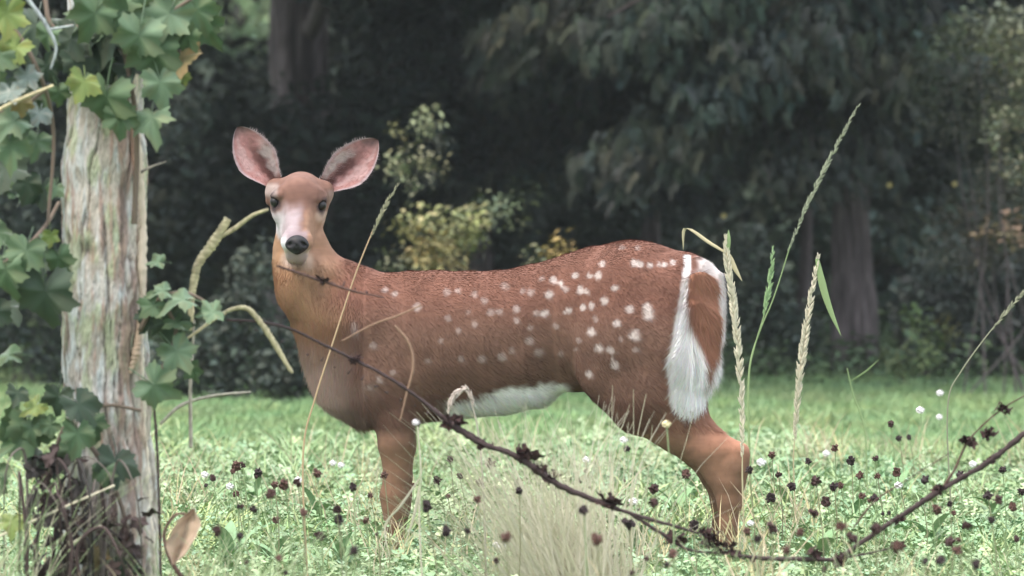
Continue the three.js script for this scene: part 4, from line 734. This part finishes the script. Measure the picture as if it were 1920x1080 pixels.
{
  // withered tangle at the foot, its deep shade put into near-black colours
  const f = px(110, 1000, PD - 0.12), base = V(f.x, 0, f.z), t = thing('withered_vine', 'withered vine tangle with its shade put into dark colour, heaped against the foot of the post', 'dead vine', base), R = rng(46);
  const dk = [std(C(0.032, 0.027, 0.025)), std(C(0.055, 0.035, 0.032)), std(C(0.13, 0.11, 0.095))];
  for (let k = 0; k < 22; k++) {
    const u = 40 + R() * 150, w = (R() - 0.35) * 160, hgt = 830 + R() * 170, d = PD - 0.02 - R() * 0.3;
    part('runner', tube([px(u, 1160, d), px(u + (R() - 0.5) * 40, 1020, d), px(u + w * 0.35 + (R() - 0.5) * 40, hgt, d), px(u + w * 0.8, hgt + 20 + R() * 80, d - 0.05), px(u + w, 1120, d + 0.05)], [0.002 + R() * 0.004, 0.0012], 5, 24, 0.25, k), dk[Math.floor(R() * 3)], t);
  }
  for (let k = 0; k < 120; k++) {
    const low = k < 86, m = shadow(new THREE.Mesh(GL[k % 5], low ? dk[k % 2] : dk[1])); m.material.side = THREE.DoubleSide; m.name = 'dead_leaf';
    const d = PD - 0.1 - R() * 0.15, p = low ? px(60 + R() * 90, 850 + R() * 240, d) : px(135 + R() * 155, 935 + R() * 150, d); m.position.copy(p).sub(base); m.scale.setScalar((16 + R() * 36) * PS); m.rotation.set(R() * 6, R() * 6, R() * 6); t.add(m);
  }
}
// ------------------------------------------------------------------ dry stems, canes and tall grasses
const straw = std(C(0.45, 0.40, 0.25), { roughness: 0.9 }), paleStraw = std(C(0.58, 0.54, 0.42), { roughness: 0.9 }), greenStem = std(C(0.24, 0.33, 0.15), { roughness: 0.9 }), greyTwig = std(C(0.3, 0.27, 0.24), { roughness: 0.95 }), tanTwig = std(C(0.3, 0.19, 0.13), { roughness: 0.95 }), caneMat = std(C(0.045, 0.026, 0.026), { roughness: 0.8 }), caneTip = std(C(0.10, 0.055, 0.045), { roughness: 0.9 }), caneTip2 = std(C(0.10, 0.055, 0.045), { roughness: 0.9 });
const strawT = straw.clone(), paleT = paleStraw.clone();
const P3 = pts => pts.map(([u, v, d]) => px(u, v, d));
function stalk(name, label, cat, runs, mat, group) {  // runs: [points, widths in px, wobble]
  const first = runs[0][0], foot = px(...first[first.length - 1]), base = V(foot.x, 0, foot.z);
  const gs = runs.map(([pts, w, wob = 0.12], i) => tube(P3(pts), w.map((a, j) => a * 0.4 * K * pts[0][2]), 9, pts.length * 16, wob * 0.8, i + 3));
  const g = paint(mergeGeometries(gs), (x, y, z) => { const k = 1 + 0.55 * N(x * 160, y * 60, z * 160) + 0.4 * N(x * 45, y * 45, z * 45); return [k, k * (1 - 0.05 * N(x * 30, y * 30, 5)), k * 0.97]; });
  mat.vertexColors = true; return solo(name, label, cat, g, mat, base, group);
}
const PF = 11.6;
stalk('broken_stalk', 'thick broken straw-coloured stalk bent sharply beside the deer\'s cheek', 'stalk', [[[[355, 620, PF], [362, 540, PF], [372, 495, PF], [400, 455, PF], [428, 410, PF]], [14, 17, 20, 24, 18], 0.25], [[[405, 448, PF], [440, 428, PF], [475, 403, PF], [503, 393, PF]], [12, 11, 9, 7]]], straw);
stalk('broken_stalk', 'pale dry stalk arching over below the grape leaves and drooping', 'stalk', [[[[345, 640, PF], [400, 600, PF], [435, 580, PF], [462, 578, PF], [485, 600, PF], [515, 645, PF], [548, 700, PF]], [6, 8, 10, 12, 14, 14, 8], 0.25]], straw);
stalk('dry_twig', 'bare pale twig forking low beside the fence post', 'twig', [[[[358, 840, PF], [357, 770, PF], [357, 720, PF], [362, 640, PF], [364, 600, PF]], [9, 9, 8, 6, 4]], [[[300, 795, PF], [340, 760, PF], [400, 742, PF], [470, 735, PF]], [7, 8, 7, 4]]], std(C(0.42, 0.38, 0.32)));
stalk('dry_twig', 'tiny bare twig sticking out of the post', 'twig', [[[[255, 328, PD - 0.05], [285, 312, PD - 0.05], [312, 303, PD - 0.05]], [8, 5, 4]]], greyTwig);
stalk('dry_twig', 'long straight straw stem leaning across the foot of the post', 'twig', [[[[-10, 1010, 11.25], [100, 960, 11.25], [215, 910, 11.25]], [7, 6, 5]]], paleStraw);
stalk('dry_twig', 'short straw stem leaning below the long straw at the post foot', 'twig', [[[[130, 1022, 11.25], [190, 985, 11.25]], [6, 5]]], paleStraw);
stalk('dry_twig', 'pale twig slanting through the leaves beside the post top', 'twig', [[[[-20, 215, 11.1], [30, 190, 11.1], [100, 160, 11.1]], [8, 10, 6]]], straw);
stalk('dry_twig', 'grey branching twig at the very top of the grape vine', 'twig', [[[[30, -30, 11.2], [85, 45, 11.2], [105, 90, 11.2], [95, 130, 11.2]], [10, 10, 8, 5]], [[[95, 55, 11.2], [138, 48, 11.2]], [7, 5]]], std(C(0.3, 0.34, 0.35)));
stalk('dry_twig', 'dark stiff twig rising in front of the curled dead leaf', 'twig', [[[[345, 1090, 11.2], [318, 1045, 11.2], [308, 1000, 11.2], [330, 965, 11.2], [358, 965, 11.2]], [12, 11, 8, 7, 4]]], caneTip2);
stalk('dry_twig', 'thin dark stem running up beside the post\'s mossy side', 'stem', [[[[302, 1090, 11.35], [297, 900, 11.35], [292, 800, 11.35], [285, 730, 11.35]], [6, 6, 7, 4], 0.3]], std(C(0.05, 0.03, 0.03)));
{
  // curled dead leaf
  const P = [], I = [], c = px(345, 1005, 11.15), s = K * 11.15, n = 10;
  for (let j = 0; j <= n; j++) for (let i = 0; i <= 8; i++) { const t = j / n, a = (i / 8 - 0.5) * 2, w = 30 * Math.sin(Math.PI * (0.03 + 0.94 * t)) ** 1.1 * (1 + 0.35 * N(t * 7, Math.sign(a), 2)), q = 52 - 104 * t; P.push(c.x + (a * w + (t - 0.5) * 36 + 4 * N(t * 4, a * 3, 1)) * s, c.y - q * s, c.z + (Math.abs(a) * 30 - 26 * t * t + 16 * N(t * 3, a * 2, 7) + 6 * N(t * 9, a * 5, 3)) * s); }
  for (let j = 0; j < n; j++) for (let i = 0; i < 8; i++) { const a = j * 9 + i; I.push(a, a + 1, a + 10, a, a + 10, a + 9); }
  const g = geom(P, I); g.deleteAttribute('uv'); paint(g, (x, y, z) => { const k = 1 + 0.3 * N(x * 90, y * 30, z * 90); const d = sstep(0.1, 0.4, N(x * 40, y * 40, 3)); return [mix(0.46, 0.3, d) * k, mix(0.34, 0.2, d) * k, mix(0.25, 0.13, d) * k]; });
  solo('dead_leaf', 'large curled beige dead leaf caught on a dark twig by the post', 'leaf', g, leafMat(0xffffff, { vertexColors: true, roughness: 0.9 }), V(c.x, 0, c.z));
}
// bramble canes with knots of withered leaves
function cane(label, runs, knots, thorns, seed) {
  const f = px(...runs[0][0][0]), base = V(f.x, 0, f.z), t = thing('bramble_cane', label, 'bramble', base), R = rng(seed);
  for (const [pts, w, mat = caneMat] of runs) part('cane', tube(P3(pts), w.map(a => a * 0.38 * K * pts[0][2]), 7, pts.length * 9, 0.3, seed), mat, t);
  for (const [u, v, d, r] of knots) {
    const m = new THREE.Group(); const gs = [];
    for (let k = 0; k < 9; k++) { const g = GL[k % 5].clone(); g.scale(r * K * d * 1.1, r * K * d * (0.6 + R()), r * K * d); g.rotateX(R() * 6); g.rotateY(R() * 6); g.rotateZ(R() * 6); const c = px(u + (R() - 0.5) * r, v + (R() - 0.5) * r * 0.7, d); g.translate(c.x, c.y, c.z); gs.push(g); }
    part('withered_leaf', mergeGeometries(gs), witherMat, t);
  }
  for (const [a, b, n] of thorns) for (let k = 0; k < n; k++) {
    const s = (k + 0.5) / n, p = px(mix(a[0], b[0], s), mix(a[1], b[1], s), a[2]), e = p.clone().add(V((R() - 0.5) * 0.018, (R() - 0.4) * 0.018, (R() - 0.5) * 0.012));
    part('thorn', tube([p, p.clone().lerp(e, 0.5), e], [0.0022, 0.0004], 4, 3), caneMat, t);
  }
  return t;
}
const witherMat = std(C(0.05, 0.024, 0.022), { roughness: 0.95, side: THREE.DoubleSide });
const BD = 11.6;
cane('dark sagging bramble cane crossing in front of the deer\'s chest and belly', [
  [[[425, 600, BD], [480, 603, BD], [540, 615, BD], [600, 643, BD], [660, 672, BD], [740, 715, BD], [800, 758, BD], [845, 795, BD]], [6, 6, 6, 7, 8, 8, 10, 14]],
  [[[845, 795, BD], [900, 830, BD], [960, 852, BD], [1000, 876, BD], [1050, 910, BD], [1120, 940, BD], [1180, 962, BD], [1260, 985, BD], [1310, 1000, BD]], [16, 14, 14, 18, 16, 14, 10, 8, 7]],
  [[[838, 790, BD], [880, 812, BD], [930, 842, BD], [985, 858, BD]], [8, 8, 7, 5]],
  [[[1180, 962, BD], [1240, 1000, BD], [1290, 1030, BD], [1360, 1038, BD]], [8, 9, 7, 5]],
  [[[740, 610, BD], [765, 640, BD], [775, 680, BD], [762, 740, BD], [750, 790, BD]], [4, 6, 6, 5, 3], tanTwig],
  [[[640, 640, BD], [700, 608, BD], [745, 592, BD], [790, 572, BD]], [3, 4, 4, 3], tanTwig]],
  [[665, 672, BD, 15], [848, 792, BD, 26], [985, 850, BD, 26], [1010, 880, BD, 18], [1140, 942, BD, 26], [1030, 900, BD, 16], [1270, 1010, BD, 22], [1340, 1020, BD, 30], [1365, 1030, BD, 26], [905, 835, BD, 13], [1320, 1000, BD, 18]],
  [[[440, 600, BD], [840, 790, BD], 16], [[860, 805, BD], [1300, 998, BD], 24]], 61);
cane('thin dark bramble twig crossing the deer\'s throat with one knot', [[[[518, 498, BD], [560, 512, BD], [605, 527, BD], [660, 545, BD], [720, 558, BD]], [6, 7, 8, 6, 3], caneTip]], [[606, 527, BD, 15]], [[[520, 500, BD], [700, 552, BD], 8]], 62);
cane('dark bramble cane curving up out of the meadow beyond the hind leg', [
  [[[1385, 1042, BD], [1450, 1048, BD], [1520, 1048, BD], [1570, 1048, BD], [1600, 1028, BD], [1680, 974, BD], [1765, 918, BD], [1850, 868, BD], [1900, 830, BD], [1960, 780, BD]], [9, 11, 12, 14, 12, 13, 14, 14, 15, 16]],
  [[[1765, 918, BD], [1790, 880, BD], [1815, 828, BD], [1880, 766, BD], [1935, 735, BD]], [7, 6, 5, 4, 3], caneTip],
  [[[1570, 1048, BD], [1640, 1035, BD], [1690, 1022, BD]], [7, 5, 3]], [[[1600, 990, BD], [1640, 940, BD], [1700, 900, BD], [1780, 850, BD]], [4, 4, 3, 2], caneTip]],
  [[1525, 1040, BD, 18], [1572, 1052, BD, 20], [1685, 974, BD, 15], [1765, 920, BD, 18], [1815, 825, BD, 20], [1855, 812, BD, 20], [1880, 766, BD, 20], [1685, 1024, BD, 18], [1855, 866, BD, 12]],
  [[[1400, 1044, BD], [1570, 1048, BD], 10], [[1600, 1028, BD], [1900, 830, BD], 20]], 63);
// tall grasses with seed spikes
function tallGrass(label, d, stem, spike, mat, spikeMat, seed, blades = [], group) {
  const foot = pxh(stem[0][0], stem[0][1], 0.05); const f = px(stem[0][0], stem[0][1], d), base = V(f.x, 0, f.z), t = thing('tall_grass', label, 'grass stalk', base, group), R = rng(seed);
  part('stem', tube([V(f.x + 0.01, 0, f.z), ...stem.map(([u, v]) => px(u, v, d))], [0.0024, 0.002, 0.0014], 5, stem.length * 8), mat, t);
  if (spike) {
    const cv = new THREE.CatmullRomCurve3(spike.map(([u, v]) => px(u, v, d))), gs = [], n = spike.n ?? 60, w = (spike.w ?? 8) * K * d;
    for (let k = 0; k < n; k++) { const s = k / n, p = cv.getPoint(s), tn = cv.getTangent(s), o = V(R() - 0.5, R() - 0.5, R() - 0.5).cross(tn).normalize(), g = new THREE.OctahedronGeometry(1, 0); const ww = w * 0.3 * (1 - 0.6 * Math.abs(2 * s - 1) ** 2); g.scale(ww * 0.55, ww * 2.4, ww * 0.55); g.applyQuaternion(new THREE.Quaternion().setFromUnitVectors(V(0, 1, 0), tn.clone().addScaledVector(o, 0.45).normalize())); p.addScaledVector(o, ww * 0.9); g.translate(p.x, p.y, p.z); gs.push(g); }
    part('seed_spike', mergeGeometries(gs), spikeMat ?? mat, t);
  }
  for (const [pts, w, m = mat] of blades) { const c = P3(pts.map(([u, v]) => [u, v, d])); const cv = new THREE.CatmullRomCurve3(c), P = [], I = [], n = 12; for (let k = 0; k <= n; k++) { const s = k / n, p = cv.getPoint(s), ww = w * 0.5 * K * d * (1 - s ** 2.5) * (0.5 + 0.5 * Math.min(1, s * 4)); P.push(p.x - ww, p.y, p.z + ww * 0.3, p.x, p.y, p.z + ww * 0.5, p.x + ww, p.y, p.z - ww * 0.2); if (k) { const a = (k - 1) * 3; I.push(a, a + 1, a + 4, a, a + 4, a + 3, a + 1, a + 2, a + 5, a + 1, a + 5, a + 4); } } const bm = part('blade', geom(P, I), m, t); m.side = THREE.DoubleSide; }
  return t;
}
const sp = (pts, w, n) => Object.assign(pts, { w, n });
const GD = 12.2;
tallGrass('tall grass with a long pale spike standing clear against the dark cedar', 15.5, [[1405, 690], [1425, 620], [1450, 560], [1482, 460]], sp([[1478, 470], [1515, 380], [1560, 290], [1612, 193]], 11, 150), greenStem, std(C(0.27, 0.3, 0.21)), 301);
tallGrass('green grass spike leaning beside the tall pale one', 15.2, [[1405, 700], [1415, 650], [1436, 580]], sp([[1432, 590], [1442, 540], [1450, 460]], 13, 70), greenStem, std(C(0.27, 0.4, 0.2)), 302);
tallGrass('thick furry straw spike standing in the grass before the cedar trunk', 14.6, [[1488, 850], [1491, 820]], sp([[1490, 825], [1498, 720], [1512, 610], [1535, 475]], 17, 220), strawT, paleT, 303, [[[[1532, 485], [1545, 545], [1560, 590], [1578, 632]], 15, greenStem]]);
tallGrass('furry straw spike hanging close behind the deer\'s tail with a snapped top', 13.4, [[1392, 900], [1392, 850]], sp([[1392, 855], [1390, 740], [1380, 610], [1364, 490], [1360, 440]], 17, 240), strawT, paleT, 304, [[[[1362, 475], [1330, 455], [1285, 428], [1281, 470]], 12, strawT], [[[1362, 470], [1376, 500], [1392, 528]], 13, strawT], [[[1362, 480], [1366, 450], [1366, 430]], 10, greenStem]]);
tallGrass('dull green stalk leaning over at the outer edge of the meadow', 15, [[1780, 740], [1800, 700], [1850, 630], [1930, 535]], sp([[1860, 618], [1895, 575], [1935, 530]], 10, 40), std(C(0.24, 0.25, 0.17)), null, 305);
tallGrass('slim grass stalk with a rosy stem leaning across the deer\'s shoulder', 12.8, [[570, 830], [590, 750], [625, 640], [668, 510], [700, 430]], sp([[695, 445], [715, 400], [748, 342]], 10, 70), std(C(0.46, 0.33, 0.2)), std(C(0.26, 0.26, 0.17)), 306);
tallGrass('pale grass stem bent like a knee before the deer\'s front leg', GD, [[790, 1060], [786, 960], [789, 880], [783, 800]], null, paleT, null, 307, [[[[788, 895], [750, 950], [722, 985], [735, 1060]], 6, paleT], [[[790, 900], [778, 960], [760, 1020]], 7, paleT]]);
tallGrass('thin green stem rising before the shaded lawn', 16, [[1620, 800], [1600, 740], [1588, 690]], null, greenStem, null, 308, [[[[1595, 715], [1625, 695], [1650, 672]], 6, greenStem]]);
tallGrass('fuzzy grey fluff stem curling by the deer\'s elbow', GD, [[905, 900], [895, 800], [880, 740]], sp([[890, 760], [872, 728], [850, 745], [840, 775]], 14, 60), std(C(0.4, 0.36, 0.3)), std(C(0.5, 0.43, 0.38)), 309);
// pale clump of dead grass in front
function deadClump(label, u, v, d, n, hMin, hMax, fan, seed, mats, lean = 0, spread = 0.06) {
  const f = px(u, v, d), base = V(f.x, 0, f.z), t = thing('dry_grass_clump', label, 'grass clump', base), R = rng(seed), P = [[], []], I = [[], []];
  for (let k = 0; k < n; k++) {
    const m = k % 2, a = R() * 6.28, r = spread * Math.sqrt(R()), H = mix(hMin, hMax, R() ** 1.4), L = lean + (R() + R() + R() - 1.5) * fan * 1.3, Z = (R() - 0.5) * fan, w = 0.0008 + 0.0013 * R(), cu = (R() - 0.5) * 0.22, o = P[m].length / 3;
    for (let s = 0; s <= 6; s++) { const q = s / 6, x = base.x + Math.cos(a) * r + L * H * q + cu * q * q * q, y = H * q * (1 - 0.12 * q * Math.abs(L)) - Math.abs(cu) * 0.3 * q ** 4, z = base.z + Math.sin(a) * r + Z * H * q, ww = w * (1 - q * 0.8); P[m].push(x - ww, y, z, x + ww, y, z + ww * 0.4); if (s) { const b = o + s * 2; I[m].push(b - 2, b - 1, b + 1, b - 2, b + 1, b); } }
  }
  for (const m of [0, 1]) { const g = part('blades', geom(P[m], I[m]), mats[m], t); g.userData.kind = 'stuff'; }
  return t;
}
const pale2 = leafMat(C(0.56, 0.53, 0.42), { transmission: 0 }), pale1 = leafMat(C(0.48, 0.47, 0.33), { transmission: 0 }), gr1 = leafMat(C(0.3, 0.4, 0.2), { transmission: 0 }), gr2 = leafMat(C(0.36, 0.43, 0.26), { transmission: 0 });
deadClump('pale dead grass clump fanning up in front of the deer\'s belly', 1100, 1100, 12.1, 1000, 0.12, 0.52, 0.42, 401, [pale2, pale1], -0.3, 0.11);
deadClump('smaller pale dead grass clump under the bramble cane', 1000, 1100, 12.3, 260, 0.1, 0.36, 0.8, 402, [pale2, gr2], -0.3, 0.12);
deadClump('light green grass clump growing between the post and the deer', 395, 1100, 11.3, 200, 0.1, 0.34, 0.6, 403, [gr1, gr2]);
deadClump('light green grass clump growing at the outer side of the post', -5, 1100, 11.2, 130, 0.12, 0.42, 0.55, 404, [gr1, pale1]);
deadClump('thin green grass clump before the deer\'s front hooves', 600, 1100, 10.8, 130, 0.15, 0.36, 0.7, 405, [gr1, gr2]);
deadClump('thin green grass clump before the deer\'s hind hooves', 1330, 1100, 10.9, 120, 0.12, 0.3, 0.7, 406, [gr1, gr2]);
deadClump('green grass clump under the rising bramble cane', 1700, 1100, 10.8, 150, 0.12, 0.32, 0.8, 407, [gr1, gr2]);
renderer.render(scene, camera);
